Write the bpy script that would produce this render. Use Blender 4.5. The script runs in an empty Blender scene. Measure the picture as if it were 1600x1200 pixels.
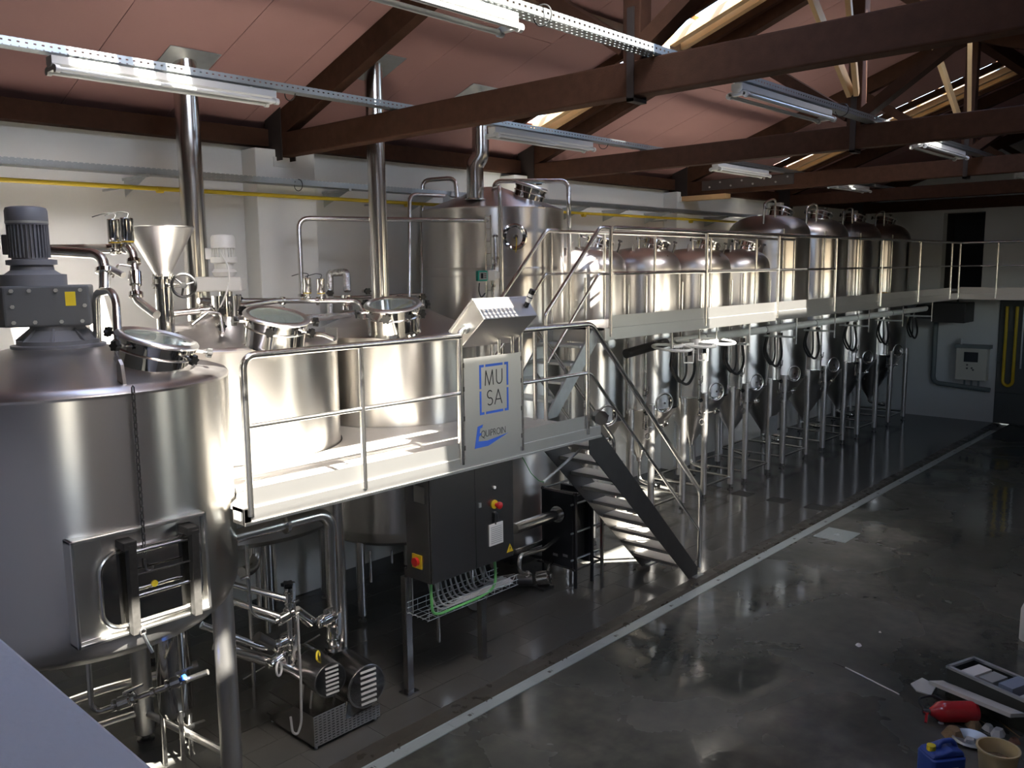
import bpy, bmesh, math, random
from mathutils import Vector, Matrix
random.seed(7)
sc = bpy.context.scene
C = sc.collection

# ------------------------------------------------------------------ camera
F_PX = 1340.0
CAM = Vector((0.0, 0.0, 3.7))
_yaw, _pitch, _roll = math.radians(42.75), math.radians(7.73), math.radians(-0.676)
_f = Vector((math.cos(_yaw)*math.cos(_pitch), math.sin(_yaw)*math.cos(_pitch), -math.sin(_pitch)))
_r0 = Vector((math.sin(_yaw), -math.cos(_yaw), 0)); _u0 = _r0.cross(_f)
_r = _r0*math.cos(_roll) + _u0*math.sin(_roll)
_u = -_r0*math.sin(_roll) + _u0*math.cos(_roll)
cd = bpy.data.cameras.new('camera'); cam = bpy.data.objects.new('camera', cd); C.objects.link(cam)
cd.sensor_width = 36.0; cd.sensor_fit = 'HORIZONTAL'; cd.lens = F_PX/1600*36
cd.clip_start = 0.05; cd.clip_end = 400
cam.matrix_world = Matrix(((_r.x, _u.x, -_f.x, CAM.x), (_r.y, _u.y, -_f.y, CAM.y), (_r.z, _u.z, -_f.z, CAM.z), (0, 0, 0, 1)))
sc.camera = cam

# ------------------------------------------------------------------ light
sc.view_settings.view_transform = 'Standard'; sc.view_settings.look = 'None'
sc.view_settings.gamma = 1.0; sc.view_settings.use_curve_mapping = False
sc.view_settings.exposure = 1.75
SUN_DIR = Vector((0.10, 0.62, -0.80)).normalized()       # the way the light travels
SUN_E, SKY_S = 27.0, 0.70
w = bpy.data.worlds.new('sky'); sc.world = w; w.use_nodes = True
nt = w.node_tree; bg = nt.nodes['Background']
sky = nt.nodes.new('ShaderNodeTexSky'); sky.sky_type = 'NISHITA'; sky.sun_disc = False
sky.sun_elevation = math.asin(-SUN_DIR.z); sky.sun_rotation = math.atan2(-SUN_DIR.x, -SUN_DIR.y)
sky.dust_density = 2.5; sky.ozone_density = 1.6
nt.links.new(sky.outputs[0], bg.inputs[0]); bg.inputs[1].default_value = SKY_S
sd = bpy.data.lights.new('sun', 'SUN'); sd.energy = SUN_E; sd.angle = math.radians(0.6); sd.color = (1, .95, .86)
so = bpy.data.objects.new('sun', sd); C.objects.link(so)
so.rotation_euler = SUN_DIR.to_track_quat('-Z', 'Y').to_euler(); so.location = (3, -10, 20)
def portal(p, nrm, sx, sy, name='skylight_portal'):
    """guides the sampling of the sky through a modelled opening; gives off nothing itself"""
    d = bpy.data.lights.new(name, 'AREA'); d.shape = 'RECTANGLE'; d.size = sx; d.size_y = sy
    d.cycles.is_portal = True
    o = bpy.data.objects.new(name, d); C.objects.link(o); o.location = p
    z = -Vector(nrm).normalized(); xx = Vector((1, 0, 0)) if abs(z.x) < .9 else Vector((0, 1, 0))
    yy = z.cross(xx).normalized()
    o.rotation_euler = Matrix((xx, yy, z)).transposed().to_euler()
sc.cycles.use_denoising = True
sc.cycles.max_bounces = 10; sc.cycles.diffuse_bounces = 5; sc.cycles.glossy_bounces = 6
sc.cycles.transparent_max_bounces = 12; sc.cycles.sample_clamp_indirect = 6.0

# ------------------------------------------------------------------ pixels to places
def ray(px, py): return _r*((px-800)/F_PX) - _u*((py-600)/F_PX) + _f
def P(px, py, x=None, y=None, z=None):
    d = ray(px, py)
    t = x/d.x if x is not None else y/d.y if y is not None else (z-CAM.z)/d.z
    return CAM + d*t
def PD(px, py, depth): return CAM + ray(px, py)*depth
def cylhit(px, py, cx, cy, R):
    d = ray(px, py); a = d.x**2+d.y**2; b = -(d.x*cx+d.y*cy); c = cx*cx+cy*cy-R*R
    t = (-b-math.sqrt(max(0, b*b-a*c)))/a
    return CAM + d*t
ROOF_K = .343
def roofz(y): return 5.32+ROOF_K*(8.33-(y if y > 3.65 else 7.3-y))
def V(*a): return Vector(a)

# ------------------------------------------------------------------ materials
MATS = {}
def mat(name, col, rough=.5, metal=0.0, var=0.0, scale=4.0, stretch=(1, 1, 1), rvar=0.0, bump=0.0, bscale=30.0,
        aniso=0.0, alpha=1.0, trans=0.0, emit=None, spec=.5, coat=0.0):
    m = bpy.data.materials.new(name); m.use_nodes = True; MATS[name] = m
    n = m.node_tree.nodes; l = m.node_tree.links; b = n['Principled BSDF']
    b.inputs['Base Color'].default_value = (*col, 1); b.inputs['Roughness'].default_value = rough
    b.inputs['Metallic'].default_value = metal; b.inputs['Alpha'].default_value = alpha
    b.inputs['Transmission Weight'].default_value = trans
    b.inputs['Specular IOR Level'].default_value = spec; b.inputs['Coat Weight'].default_value = coat
    if emit: b.inputs['Emission Color'].default_value = (*emit[0], 1); b.inputs['Emission Strength'].default_value = emit[1]
    if var or rvar or bump:
        tc = n.new('ShaderNodeTexCoord'); mp = n.new('ShaderNodeMapping'); mp.inputs['Scale'].default_value = stretch
        l.new(tc.outputs['Object'], mp.inputs[0])
        nz = n.new('ShaderNodeTexNoise'); nz.inputs['Scale'].default_value = scale; nz.inputs['Detail'].default_value = 6
        l.new(mp.outputs[0], nz.inputs['Vector'])
    if var:
        mx = n.new('ShaderNodeMix'); mx.data_type = 'RGBA'
        mx.inputs[6].default_value = (*[c*(1-var) for c in col], 1); mx.inputs[7].default_value = (*[min(1, c*(1+var)) for c in col], 1)
        l.new(nz.outputs[0], mx.inputs[0]); l.new(mx.outputs[2], b.inputs['Base Color'])
    if rvar:
        mr = n.new('ShaderNodeMapRange'); mr.inputs[1].default_value = .3; mr.inputs[2].default_value = .7
        mr.inputs[3].default_value = max(0.02, rough-rvar); mr.inputs[4].default_value = rough+rvar
        l.new(nz.outputs[0], mr.inputs[0]); l.new(mr.outputs[0], b.inputs['Roughness'])
    if bump:
        nb = n.new('ShaderNodeTexNoise'); nb.inputs['Scale'].default_value = bscale; nb.inputs['Detail'].default_value = 5
        l.new(mp.outputs[0], nb.inputs['Vector'])
        bp = n.new('ShaderNodeBump'); bp.inputs['Strength'].default_value = bump; bp.inputs['Distance'].default_value = .01
        l.new(nb.outputs[0], bp.inputs['Height']); l.new(bp.outputs[0], b.inputs['Normal'])
    if aniso:
        tg = n.new('ShaderNodeTangent'); tg.direction_type = 'RADIAL'; tg.axis = 'Z'
        l.new(tg.outputs[0], b.inputs['Tangent'])
        b.inputs['Anisotropic'].default_value = aniso; b.inputs['Anisotropic Rotation'].default_value = .25
    return m
mat('tank', (.65, .63, .60), .29, 1, aniso=.8)
mat('cone', (.58, .55, .53), .33, 1, var=.05, rvar=.06, scale=3)
mat('pipe', (.70, .685, .65), .25, 1)
mat('satin', (.60, .585, .56), .40, 1, var=.04, scale=3)
mat('cabsteel', (.29, .278, .27), .27, 1)
mat('lidsteel', (.74, .73, .70), .32, 1)
mat('flue', (.66, .645, .61), .22, 1)
mat('lamp_white', (.50, .505, .49), .45)
mat('clampsteel', (.035, .033, .03), .55, .3, var=.5, scale=40)
mat('strap', (.03, .022, .018), .7, .2)
mat('crate', (.055, .058, .05), .6, .4, var=.3)
mat('bluegrey', (.22, .26, .34), .7)
mat('checker', (.56, .54, .50), .5, .6, var=.12, scale=5, bump=.25, bscale=60)
mat('polish', (.70, .69, .66), .08, 1)
mat('darksteel', (.13, .125, .12), .38, .9, var=.15, scale=8)
mat('galv', (.52, .55, .55), .42, .85, var=.15, scale=14)
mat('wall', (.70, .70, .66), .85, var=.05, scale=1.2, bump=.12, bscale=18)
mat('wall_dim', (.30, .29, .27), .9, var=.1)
mat('farwall', (.58, .60, .58), .85, var=.06, scale=1.0, bump=.1)
mat('parapet', (.62, .62, .66), .9, var=.05, scale=3, bump=.35, bscale=40)
mat('pink', (.35, .19, .175), .75, var=.10, scale=1.5, bump=.06)
mat('oldwood', (.050, .022, .012), .8, spec=.15, var=.4, scale=3, stretch=(4, 4, 4), bump=.2, bscale=25)
mat('plank', (.28, .18, .11), .6, var=.3, scale=5)
mat('newwood', (.55, .36, .17), .6, var=.2, scale=4)
mat('roofsheet', (.25, .20, .18), .8)
mat('grey_paint', (.115, .125, .135), .45, var=.08)
mat('motor_grey', (.17, .18, .205), .45, var=.08)
mat('white_motor', (.60, .60, .57), .4)
mat('black', (.012, .012, .012), .42)
mat('rubber', (.018, .018, .018), .55)
mat('phe_black', (.02, .02, .022), .4, var=.2)
mat('white_plastic', (.66, .66, .63), .4)
mat('tube_glass', (.50, .51, .49), .2, coat=.3)
mat('yellow', (.62, .44, .02), .45)
mat('yellow_bright', (.80, .62, .03), .4)
mat('red', (.50, .02, .02), .3)
mat('ext_red', (.42, .015, .02), .25, coat=.5)
mat('blue', (.02, .10, .55), .4)
mat('sign_blue', (.035, .13, .62), .5)
mat('ink', (.015, .015, .015), .6)
mat('green_cable', (.12, .40, .12), .5)
mat('grey_cable', (.33, .33, .32), .5)
mat('teal', (.02, .33, .25), .4)
mat('insul', (.55, .56, .53), .6, var=.06)
mat('foil', (.7, .69, .67), .22, 1, bump=1.0, bscale=45)
mat('glass', (.80, .90, .86), .04, 0, trans=.85)
mat('beige_box', (.55, .54, .46), .5)
mat('screen', (.03, .035, .04), .2)
mat('conduit', (.16, .19, .19), .55)
mat('jug_blue', (.03, .07, .30), .4, var=.1)
mat('bucket', (.50, .40, .22), .5, var=.12)
mat('dirt', (.22, .14, .07), .9, var=.4, scale=20, bump=.6)
mat('foam', (.46, .45, .42), .8, var=.08, bump=.2)
mat('paper', (.62, .62, .60), .8)
mat('rust', (.16, .08, .05), .8, var=.4, scale=9)
mat('ochre', (.60, .36, .06), .5)
mat('darkdoor', (.075, .085, .082), .55, var=.12, scale=2, stretch=(1, 1, 3))
mat('painted_dark', (.03, .03, .028), .9)  # near-black tone that stands for shade beyond the far doorway
mat('drainsteel', (.50, .56, .56), .38, .55, var=.10, scale=9, stretch=(1, 4, 1))
mat('tile', (.075, .074, .068), .16, var=.18, scale=2.2, rvar=.09)
mat('grout', (.035, .035, .032), .5)
mat('kerb', (.05, .045, .036), .35, var=.35, scale=5, rvar=.2)

def perforated(name, base, px, pz, hx, hz, axes=(0, 2)):
    """sheet metal with rows of punched slots"""
    m = mat(name, base, .36, .9, var=.12, scale=12)
    n = m.node_tree.nodes; l = m.node_tree.links; b = n['Principled BSDF']
    tc = n.new('ShaderNodeTexCoord'); sp = n.new('ShaderNodeSeparateXYZ'); l.new(tc.outputs['Object'], sp.inputs[0])
    def band(out, period, half):
        a = n.new('ShaderNodeMath'); a.operation = 'PINGPONG'; a.inputs[1].default_value = period/2; l.new(out, a.inputs[0])
        c = n.new('ShaderNodeMath'); c.operation = 'LESS_THAN'; c.inputs[1].default_value = half; l.new(a.outputs[0], c.inputs[0]); return c.outputs[0]
    k = n.new('ShaderNodeMath'); k.operation = 'MULTIPLY'
    l.new(band(sp.outputs[axes[0]], px, hx), k.inputs[0]); l.new(band(sp.outputs[axes[1]], pz, hz), k.inputs[1])
    i = n.new('ShaderNodeMath'); i.operation = 'SUBTRACT'; i.inputs[0].default_value = 1; l.new(k.outputs[0], i.inputs[1])
    l.new(i.outputs[0], b.inputs['Alpha'])
perforated('tray_side', (.42, .45, .45), .05, .03, .009, .006)
perforated('tray_floor', (.42, .45, .45), .05, .04, .011, .007, (0, 1))

# hall slab: stained, partly wet concrete
def hall_floor():
    m = mat('concrete', (.10, .10, .09), .3)
    n = m.node_tree.nodes; l = m.node_tree.links; b = n['Principled BSDF']
    tc = n.new('ShaderNodeTexCoord')
    def noise(s, d=6, dist=0.0):
        a = n.new('ShaderNodeTexNoise'); a.inputs['Scale'].default_value = s; a.inputs['Detail'].default_value = d
        a.inputs['Distortion'].default_value = dist; l.new(tc.outputs['Object'], a.inputs['Vector']); return a.outputs[0]
    def ramp(src, pts):
        r = n.new('ShaderNodeValToRGB'); e = r.color_ramp.elements
        e[0].position, e[0].color = pts[0]; e[1].position, e[1].color = pts[1]
        for p in pts[2:]: q = e.new(p[0]); q.color = p[1]
        l.new(src, r.inputs[0]); return r.outputs[0]
    big = noise(.6, 10, .15); fine = noise(7, 8)
    c1 = ramp(big, [(.28, (.036, .040, .035, 1)), (.76, (.18, .175, .155, 1)), (.52, (.074, .075, .066, 1))])
    c2 = ramp(fine, [(.3, (.7, .7, .7, 1)), (.75, (1.15, 1.12, 1.05, 1))])
    mx = n.new('ShaderNodeMix'); mx.data_type = 'RGBA'; mx.blend_type = 'MULTIPLY'; mx.inputs[0].default_value = 1
    l.new(c1, mx.inputs[6]); l.new(c2, mx.inputs[7]); l.new(mx.outputs[2], b.inputs['Base Color'])
    wet = noise(.8, 5, .4)
    rr = ramp(wet, [(.38, (.06, .06, .06, 1)), (.68, (.46, .46, .46, 1))])
    l.new(rr, b.inputs['Roughness'])
    bp = n.new('ShaderNodeBump'); bp.inputs['Strength'].default_value = .10; bp.inputs['Distance'].default_value = .01
    l.new(noise(9, 4), bp.inputs['Height']); l.new(bp.outputs[0], b.inputs['Normal'])
hall_floor()
def far_tiles():
    m = mat('far_tile', (.06, .063, .062), .15)
    n = m.node_tree.nodes; l = m.node_tree.links; b = n['Principled BSDF']
    tc = n.new('ShaderNodeTexCoord'); br = n.new('ShaderNodeTexBrick'); l.new(tc.outputs['Object'], br.inputs['Vector'])
    br.inputs['Scale'].default_value = 1; br.inputs['Brick Width'].default_value = .6; br.inputs['Row Height'].default_value = .31
    br.inputs['Mortar Size'].default_value = .004
    br.inputs['Color1'].default_value = (.058, .062, .062, 1); br.inputs['Color2'].default_value = (.068, .07, .068, 1)
    br.inputs['Mortar'].default_value = (.035, .035, .033, 1); l.new(br.outputs[0], b.inputs['Base Color'])
far_tiles()

# ------------------------------------------------------------------ mesh building
def perp(d):
    d = d.normalized(); a = Vector((0, 0, 1)) if abs(d.z) < .9 else Vector((1, 0, 0))
    u = a.cross(d).normalized(); return u, d.cross(u)
def fillet(pts, r, n=5):
    if r <= 0 or len(pts) < 3: return [Vector(p) for p in pts]
    out = [Vector(pts[0])]
    for i in range(1, len(pts)-1):
        a, b, c = Vector(pts[i-1]), Vector(pts[i]), Vector(pts[i+1])
        d1, d2 = (a-b), (c-b); rr = min(r, d1.length*.49, d2.length*.49)
        p, q = b+d1.normalized()*rr, b+d2.normalized()*rr
        for k in range(n+1):
            t = k/n; out.append(p*(1-t)**2 + b*2*t*(1-t) + q*t*t)
    out.append(Vector(pts[-1])); return out
ORG = {}
class M:
    def __init__(s, T=None): s.v = []; s.f = []; s.T = T
    def add(s, vs, fs):
        o = len(s.v)
        s.v += [s.T @ Vector(p) if s.T else Vector(p) for p in vs]; s.f += [tuple(i+o for i in q) for q in fs]; return s
    def box(s, x0, x1, y0, y1, z0, z1):
        return s.add([(x0,y0,z0),(x1,y0,z0),(x1,y1,z0),(x0,y1,z0),(x0,y0,z1),(x1,y0,z1),(x1,y1,z1),(x0,y1,z1)],
                     [(0,3,2,1),(4,5,6,7),(0,1,5,4),(1,2,6,5),(2,3,7,6),(3,0,4,7)])
    def bar(s, a, b, wid, hei, up=(0, 0, 1)):
        a, b = Vector(a), Vector(b); d = (b-a).normalized(); side = d.cross(Vector(up))
        if side.length < 1e-4: side = d.cross(Vector((0, 1, 0)))
        side.normalize(); u = side.cross(d).normalized(); vs = []
        for q in (a, b):
            for i, j in ((-1,-1),(1,-1),(1,1),(-1,1)): vs.append(q+side*(i*wid/2)+u*(j*hei/2))
        return s.add(vs, [(0,1,2,3)[::-1],(4,5,6,7),(0,1,5,4),(1,2,6,5),(2,3,7,6),(3,0,4,7)])
    def cyl(s, a, b, r0, r1=None, n=16, cap=True):
        a, b = Vector(a), Vector(b); r1 = r0 if r1 is None else r1; u, v = perp(b-a); vs = []
        for q, r in ((a, r0), (b, r1)):
            for i in range(n):
                t = 2*math.pi*i/n; vs.append(q+u*(r*math.cos(t))+v*(r*math.sin(t)))
        fs = [(i, (i+1) % n, n+(i+1) % n, n+i) for i in range(n)]
        if cap: fs += [tuple(range(n))[::-1], tuple(range(n, 2*n))]
        return s.add(vs, fs)
    def tube(s, pts, r, n=10, fil=0.0, seg=5, cap=True):
        p = fillet(pts, fil, seg); vs = []; u = None
        for i, q in enumerate(p):
            d = (p[min(i+1, len(p)-1)]-p[max(i-1, 0)]).normalized()
            if u is None: u, v = perp(d)
            else:
                u = (u-d*u.dot(d))
                u = u.normalized() if u.length > 1e-5 else perp(d)[0]; v = d.cross(u)
            for k in range(n):
                t = 2*math.pi*k/n; vs.append(q+u*(r*math.cos(t))+v*(r*math.sin(t)))
        fs = [(i*n+k, i*n+(k+1) % n, (i+1)*n+(k+1) % n, (i+1)*n+k) for i in range(len(p)-1) for k in range(n)]
        if cap: fs += [tuple(range(n))[::-1], tuple(range((len(p)-1)*n, len(p)*n))]
        return s.add(vs, fs)
    def lathe(s, prof, c=(0, 0, 0), n=48, axis=(0, 0, 1), cap=True):
        c = Vector(c); ax = Vector(axis).normalized()
        u, v = (Vector((1, 0, 0)), Vector((0, 1, 0))) if ax.z > .999 else perp(ax)
        pr = [prof[0]]          # holding loops keep long walls flat-shaded at their ends
        for (r0, z0), (r1, z1) in zip(prof, prof[1:]):
            ln = math.hypot(r1-r0, z1-z0)
            if ln > .2: pr += [(r0+(r1-r0)*.015/ln, z0+(z1-z0)*.015/ln), (r1-(r1-r0)*.015/ln, z1-(z1-z0)*.015/ln)]
            pr.append((r1, z1))
        prof = pr; vs = []
        for r, z in prof:
            for i in range(n):
                t = 2*math.pi*i/n; vs.append(c+ax*z+u*(r*math.cos(t))+v*(r*math.sin(t)))
        m = len(prof)
        fs = [(j*n+i, j*n+(i+1) % n, (j+1)*n+(i+1) % n, (j+1)*n+i) for j in range(m-1) for i in range(n)]
        if cap: fs += [tuple(range(n))[::-1], tuple(range((m-1)*n, m*n))]
        return s.add(vs, fs)
    def torus(s, c, R, r, axis=(0, 0, 1), n=28, k=8, sx=1.0):
        c = Vector(c); u, v = perp(Vector(axis)); ax = Vector(axis).normalized(); vs = []
        for i in range(n):
            t = 2*math.pi*i/n; d = u*math.cos(t)*sx+v*math.sin(t)
            for j in range(k):
                q = 2*math.pi*j/k; vs.append(c+d*R+d.normalized()*(r*math.cos(q))+ax*(r*math.sin(q)))
        return s.add(vs, [(i*k+j, ((i+1) % n)*k+j, ((i+1) % n)*k+(j+1) % k, i*k+(j+1) % k) for i in range(n) for j in range(k)])
    def prism(s, poly, fn):
        """poly: list of 2-D points; fn(a, b, t) -> 3-D, t in 0..1"""
        n = len(poly); vs = [fn(a, b, 0) for a, b in poly]+[fn(a, b, 1) for a, b in poly]
        return s.add(vs, [tuple(range(n))[::-1], tuple(range(n, 2*n))]+[(i, (i+1) % n, n+(i+1) % n, n+i) for i in range(n)])
    def knob(s, c, axis, r=.035, h=.03):
        """six-lobed star knob"""
        c = Vector(c); ax = Vector(axis).normalized(); u, v = perp(ax); n = 24; vs = []
        for z in (0, h):
            for i in range(n):
                t = 2*math.pi*i/n; q = r*(1+.20*math.cos(6*t)); vs.append(c+ax*z+u*(q*math.cos(t))+v*(q*math.sin(t)))
        s.add(vs, [tuple(range(n))[::-1], tuple(range(n, 2*n))]+[(i, (i+1) % n, n+(i+1) % n, n+i) for i in range(n)])
        return s.cyl(c-ax*.05, c, .010, n=8)
    def build(s, name, material, parent=None, smooth=40, bevel=0.0):
        me = bpy.data.meshes.new(name); off = ORG.get(parent.name, Vector()) if parent else Vector()
        me.from_pydata([tuple(q-off) for q in s.v], [], s.f); me.update()
        bm = bmesh.new(); bm.from_mesh(me); bmesh.ops.recalc_face_normals(bm, faces=bm.faces); bm.to_mesh(me); bm.free()
        if smooth:
            me.polygons.foreach_set('use_smooth', [True]*len(me.polygons)); me.set_sharp_from_angle(angle=math.radians(smooth))
        o = bpy.data.objects.new(name, me); C.objects.link(o); me.materials.append(MATS[material])
        if parent: o.parent = parent; ORG[o.name] = off
        if bevel:
            b = o.modifiers.new('bevel', 'BEVEL'); b.width = bevel; b.segments = 2; b.limit_method = 'ANGLE'; b.harden_normals = False
        return o
def tag(o, label, cat, group=None):
    o['label'] = label; o['category'] = cat
    if group: o['group'] = group
    return o
def thing(name, label, cat, loc=(0, 0, 0), group=None):
    o = bpy.data.objects.new(name, None); C.objects.link(o); o.location = loc; o.empty_display_size = .1
    ORG[o.name] = Vector(loc); return tag(o, label, cat, group)
def struct(o): o['kind'] = 'structure'; return o
def copy_tree(o, parent=None):
    c = o.copy(); C.objects.link(c)
    if parent: c.parent = parent
    for ch in list(o.children): copy_tree(ch, c)
    return c
# ================================================================== THE SETTING
XN, XF, YL, YR = -4.0, 22.0, 8.5, -1.2
# hall slab, drain, tiled strip
fl = M().box(XN, XF, YR, 4.78, -.12, 0).build('floor', 'concrete', smooth=0); struct(fl)
ft = struct(M().box(XN, XF, 5.11, YL, -.12, -.006).build('floor_tiled', 'grout', smooth=0))
tx0, ty0, tw, th = 1.0, 5.11, .60, .308
tile_mesh = None
nrow = 11
for j in range(9):
    for i in range(19):
        x0 = tx0+i*tw+(.3 if j % 2 else 0); y0 = ty0+j*th
        if tile_mesh is None:
            o = M().box(.002, tw-.002, .002, th-.002, -.006, .0).build('tile', 'tile', ft, smooth=0, bevel=0); tile_mesh = o.data
        else:
            o = bpy.data.objects.new('tile', tile_mesh); C.objects.link(o); o.parent = ft
        o.location = (x0, y0, .0008*math.sin(i*7.3+j*3.1))
M().box(tx0+19*tw+.3, XF, 5.11, YL, -.006, 0).build('far_tile_field', 'far_tile', ft, smooth=0)
M().box(XN, tx0, 5.11, YL, -.006, 0).build('near_tile_field', 'far_tile', ft, smooth=0)
M().box(tx0, tx0+19*tw+.3, ty0+9*th, YL, -.006, 0).build('back_tile_field', 'far_tile', ft, smooth=0)
k = M(); k.prism([(4.91, -.12), (5.11, -.12), (5.11, 0), (4.99, -.002), (4.91, -.02)], lambda a, b, t: (XN+t*(XF-XN-.02), a, b))
struct(k.build('trim_1', 'kerb', smooth=0))
dr = thing('drain_channel', 'long pale galvanised floor drain strip between dark tiles and concrete', 'floor drain', (0, 4.845, 0))
M().box(XN, XF-.02, 4.78, 4.91, -.12, -.012).build('trough', 'darksteel', dr, smooth=0)
cov = None
for i in range(18):
    x0 = 2.4+i*1.03
    if cov is None:
        cm = M(); cm.box(0, 1.026, -.062, .062, -.012, .003); cm.box(0, 1.026, -.062, -.050, .003, .006); cm.box(0, 1.026, .050, .062, .003, .006)
        cov = cm; o = cm.build('cover_plate', 'drainsteel', None, smooth=0); o.parent = dr; cov = o.data
    else:
        o = bpy.data.objects.new('cover_plate', cov); C.objects.link(o); o.parent = dr
    o.location = (x0, 0, 0)
    bo = M()
    for bx in (.47, .53): bo.cyl((bx, .056, .003), (bx, .056, .010), .009, n=8)
    bo.box(.20, .23, -.015, .015, .003, .0045); bo.box(.245, .25, -.015, .015, .003, .0045)
    b = bo.build('bolt_pair', 'darksteel', None, smooth=0); b.parent = o
hp = M(); hp.box(11.13, 11.66, 4.26, 4.70, .0, .008); hp.torus((11.4, 4.48, .010), .03, .006)
tag(hp.build('floor_hatch', 'drainsteel', smooth=0), 'square galvanised hatch plate set in concrete beside the drain', 'hatch')

# walls
wl = struct(M().box(XN, XF, YL, YL+.3, 0, 5.15).build('wall_left', 'wall', smooth=0))
for a, b in ((.9, 1.6), (4.97, 5.71), (9.0, 9.72), (13.2, 13.95), (17.2, 17.9), (21.3, 22)):
    M().box(a, b, YL-.28, YL, 0, 4.98).build('pilaster', 'wall', wl, smooth=0, bevel=.01)
wr = M()   # right wall with high window openings under an added sun-blocking canopy
win = [(-.9, .3, 1.6), (8.0, 9.9, 2.2), (12.4, 16.6, 3.1)]; WZ1 = 4.2; WB = 1.6  # third window is added out of view to brighten the far bays
wr.box(XN, XF, YR-.3, YR, 0, WB); wr.box(XN, XF, YR-.3, YR, WZ1, 5.15)
e = XN
for a, b, z0 in win+[(XF, XF, 0)]:
    if a > e: wr.box(e, a, YR-.3, YR, WB, WZ1)
    if z0 > WB: wr.box(a, b, YR-.3, YR, WB, z0)
    e = b
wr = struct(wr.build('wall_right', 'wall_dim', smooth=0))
for i, (a, b, WZ0) in enumerate(win):
    fr = M(); y = YR-.15
    for x in [a+.03+(b-a-.06)*q/4 for q in range(5)]: fr.bar((x, y, WZ0), (x, y, WZ1), .05, .05, (0, 1, 0))
    for z in (WZ0+.03, (WZ0+WZ1)/2, WZ1-.03): fr.bar((a, y, z), (b, y, z), .05, .05)
    o = struct(fr.build('window_%d' % (i+1), 'darkdoor', smooth=0))
    portal(((a+b)/2, YR-.05, (WZ0+WZ1)/2), (0, 1, 0), b-a, WZ1-WZ0)
cn = M(); cn.box(XN-1, XF+1, YR-3.6, YR-.3, 4.75, 4.85)  # canopy made up out of view to keep direct sun out of the windows
struct(cn.build('added_sun_canopy', 'roofsheet', smooth=0))
wf = M()
wf.box(XF, XF+.3, 5.12, 5.54, 0, 5.4); wf.box(XF, XF+.3, 5.54, 6.43, 0, 3.08); wf.box(XF, XF+.3, 5.54, 6.43, 4.85, 5.4); wf.box(XF, XF+.3, 6.43, YL+.3, 0, 5.4)
wf.box(XF, XF+.3, YR-.3, 5.12, 2.86, 5.4); wf.box(XF, XF+.3, YR-.3, .6, 0, 2.86)
wf.prism([(YL+.3, 5.4), (YR-.3, 5.4), (YR-.3, roofz(YR)+.1), (3.65, roofz(3.65)+.1), (YL+.3, roofz(YL)+.1)], lambda a, b, t: (XF+.3*t, a, b))
wf = struct(wf.build('wall_far', 'farwall', smooth=0))
M().box(XF+.9, XF+1.0, 5.3, 6.7, 2.9, 5.0).build('doorway_dark_back', 'painted_dark', wf, smooth=0)  # flat panel; the darkness of the space beyond is put into its colour
M().box(XF+.3, XF+.9, 5.44, 5.54, 2.9, 5.0).box(XF+.3, XF+.9, 6.43, 6.53, 2.9, 5.0).box(XF+.3, XF+.9, 5.44, 6.53, 4.85, 5.0).box(XF+.3, XF+.9, 5.44, 6.53, 2.9, 3.08).build('doorway_reveal', 'painted_dark', wf, smooth=0)
dd = struct(M().box(XF-.02, XF+.05, .6, 5.12, 0, 2.86).build('door_1', 'darkdoor', smooth=0))
for z in (.02, .73, 1.44, 2.15):
    M().box(XF-.045, XF-.02, .62, 5.10, z, z+.69).build('door_panel', 'darkdoor', dd, smooth=0, bevel=.008)
wn = M(); wn.box(XN-.3, XN, YR-.3, YL+.3, 0, 5.4)
wn.prism([(YL+.3, 5.4), (YR-.3, 5.4), (YR-.3, roofz(YR)+.1), (3.65, roofz(3.65)+.1), (YL+.3, roofz(YL)+.1)], lambda a, b, t: (XN-.3*t, a, b))
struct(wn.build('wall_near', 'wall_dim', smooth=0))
# mezzanine the photograph is taken from: floor slab and painted parapet
struct(M().box(XN, .36, YR, YL, 1.85, 2.05).build('floor_mezzanine', 'concrete', smooth=0))
pp = M(); pp.prism([(.36, 0), (.69, 0), (.69, 2.685), (.675, 2.70), (.375, 2.70), (.36, 2.685)], lambda a, b, t: (a+(.03*t if a > .5 else 0), YR+t*(YL-YR), b))
struct(pp.build('wall_parapet', 'parapet', smooth=0))

# roof: pink boards on both slopes, missing-board gaps, plus unseen ones added for sunlight
xs = [-4, -2.9, -1.8, -.8, .2, 1.25, 2.2, 3.2, 4.2, 5.0, 5.3, 6.3, 7.35, 8.35, 9.25, 10.3, 11.3, 12.35, 13.4, 14.5, 15.6, 16.9, 18, 19, 20, 21, 22.3]
SL = {(8.35, 9.25): [(7.62, 3.9)], (15.6, 16.9): [(7.62, 3.9)], (2.2, 3.2): [(6.6, 4.2)]}  # opening over the mash tun is added out of view to let sun in
SR = {(1.25, 2.2): [(1.48, 1.26)], (2.2, 3.2): [(2.75, 1.75)], (3.2, 4.2): [(2.75, 1.75)], (4.2, 5.0): [(2.75, 2.3)], (7.35, 8.35): [(1.6, 1.15)], (9.25, 10.3): [(3.2, 2.2)], (10.3, 11.3): [(3.2, 2.3)], (11.3, 12.35): [(3.2, 2.75)]}  # unseen openings added and sized to throw sun patches on the plant
ce = M(); boards = []
def slab(m, x0, x1, ya, yb, t0, t1):
    m.add([(x, y, roofz(y)+t) for t in (t0, t1) for (x, y) in ((x0, ya), (x1, ya), (x1, yb), (x0, yb))],
          [(0,3,2,1),(4,5,6,7),(0,1,5,4),(1,2,6,5),(2,3,7,6),(3,0,4,7)])
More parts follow.
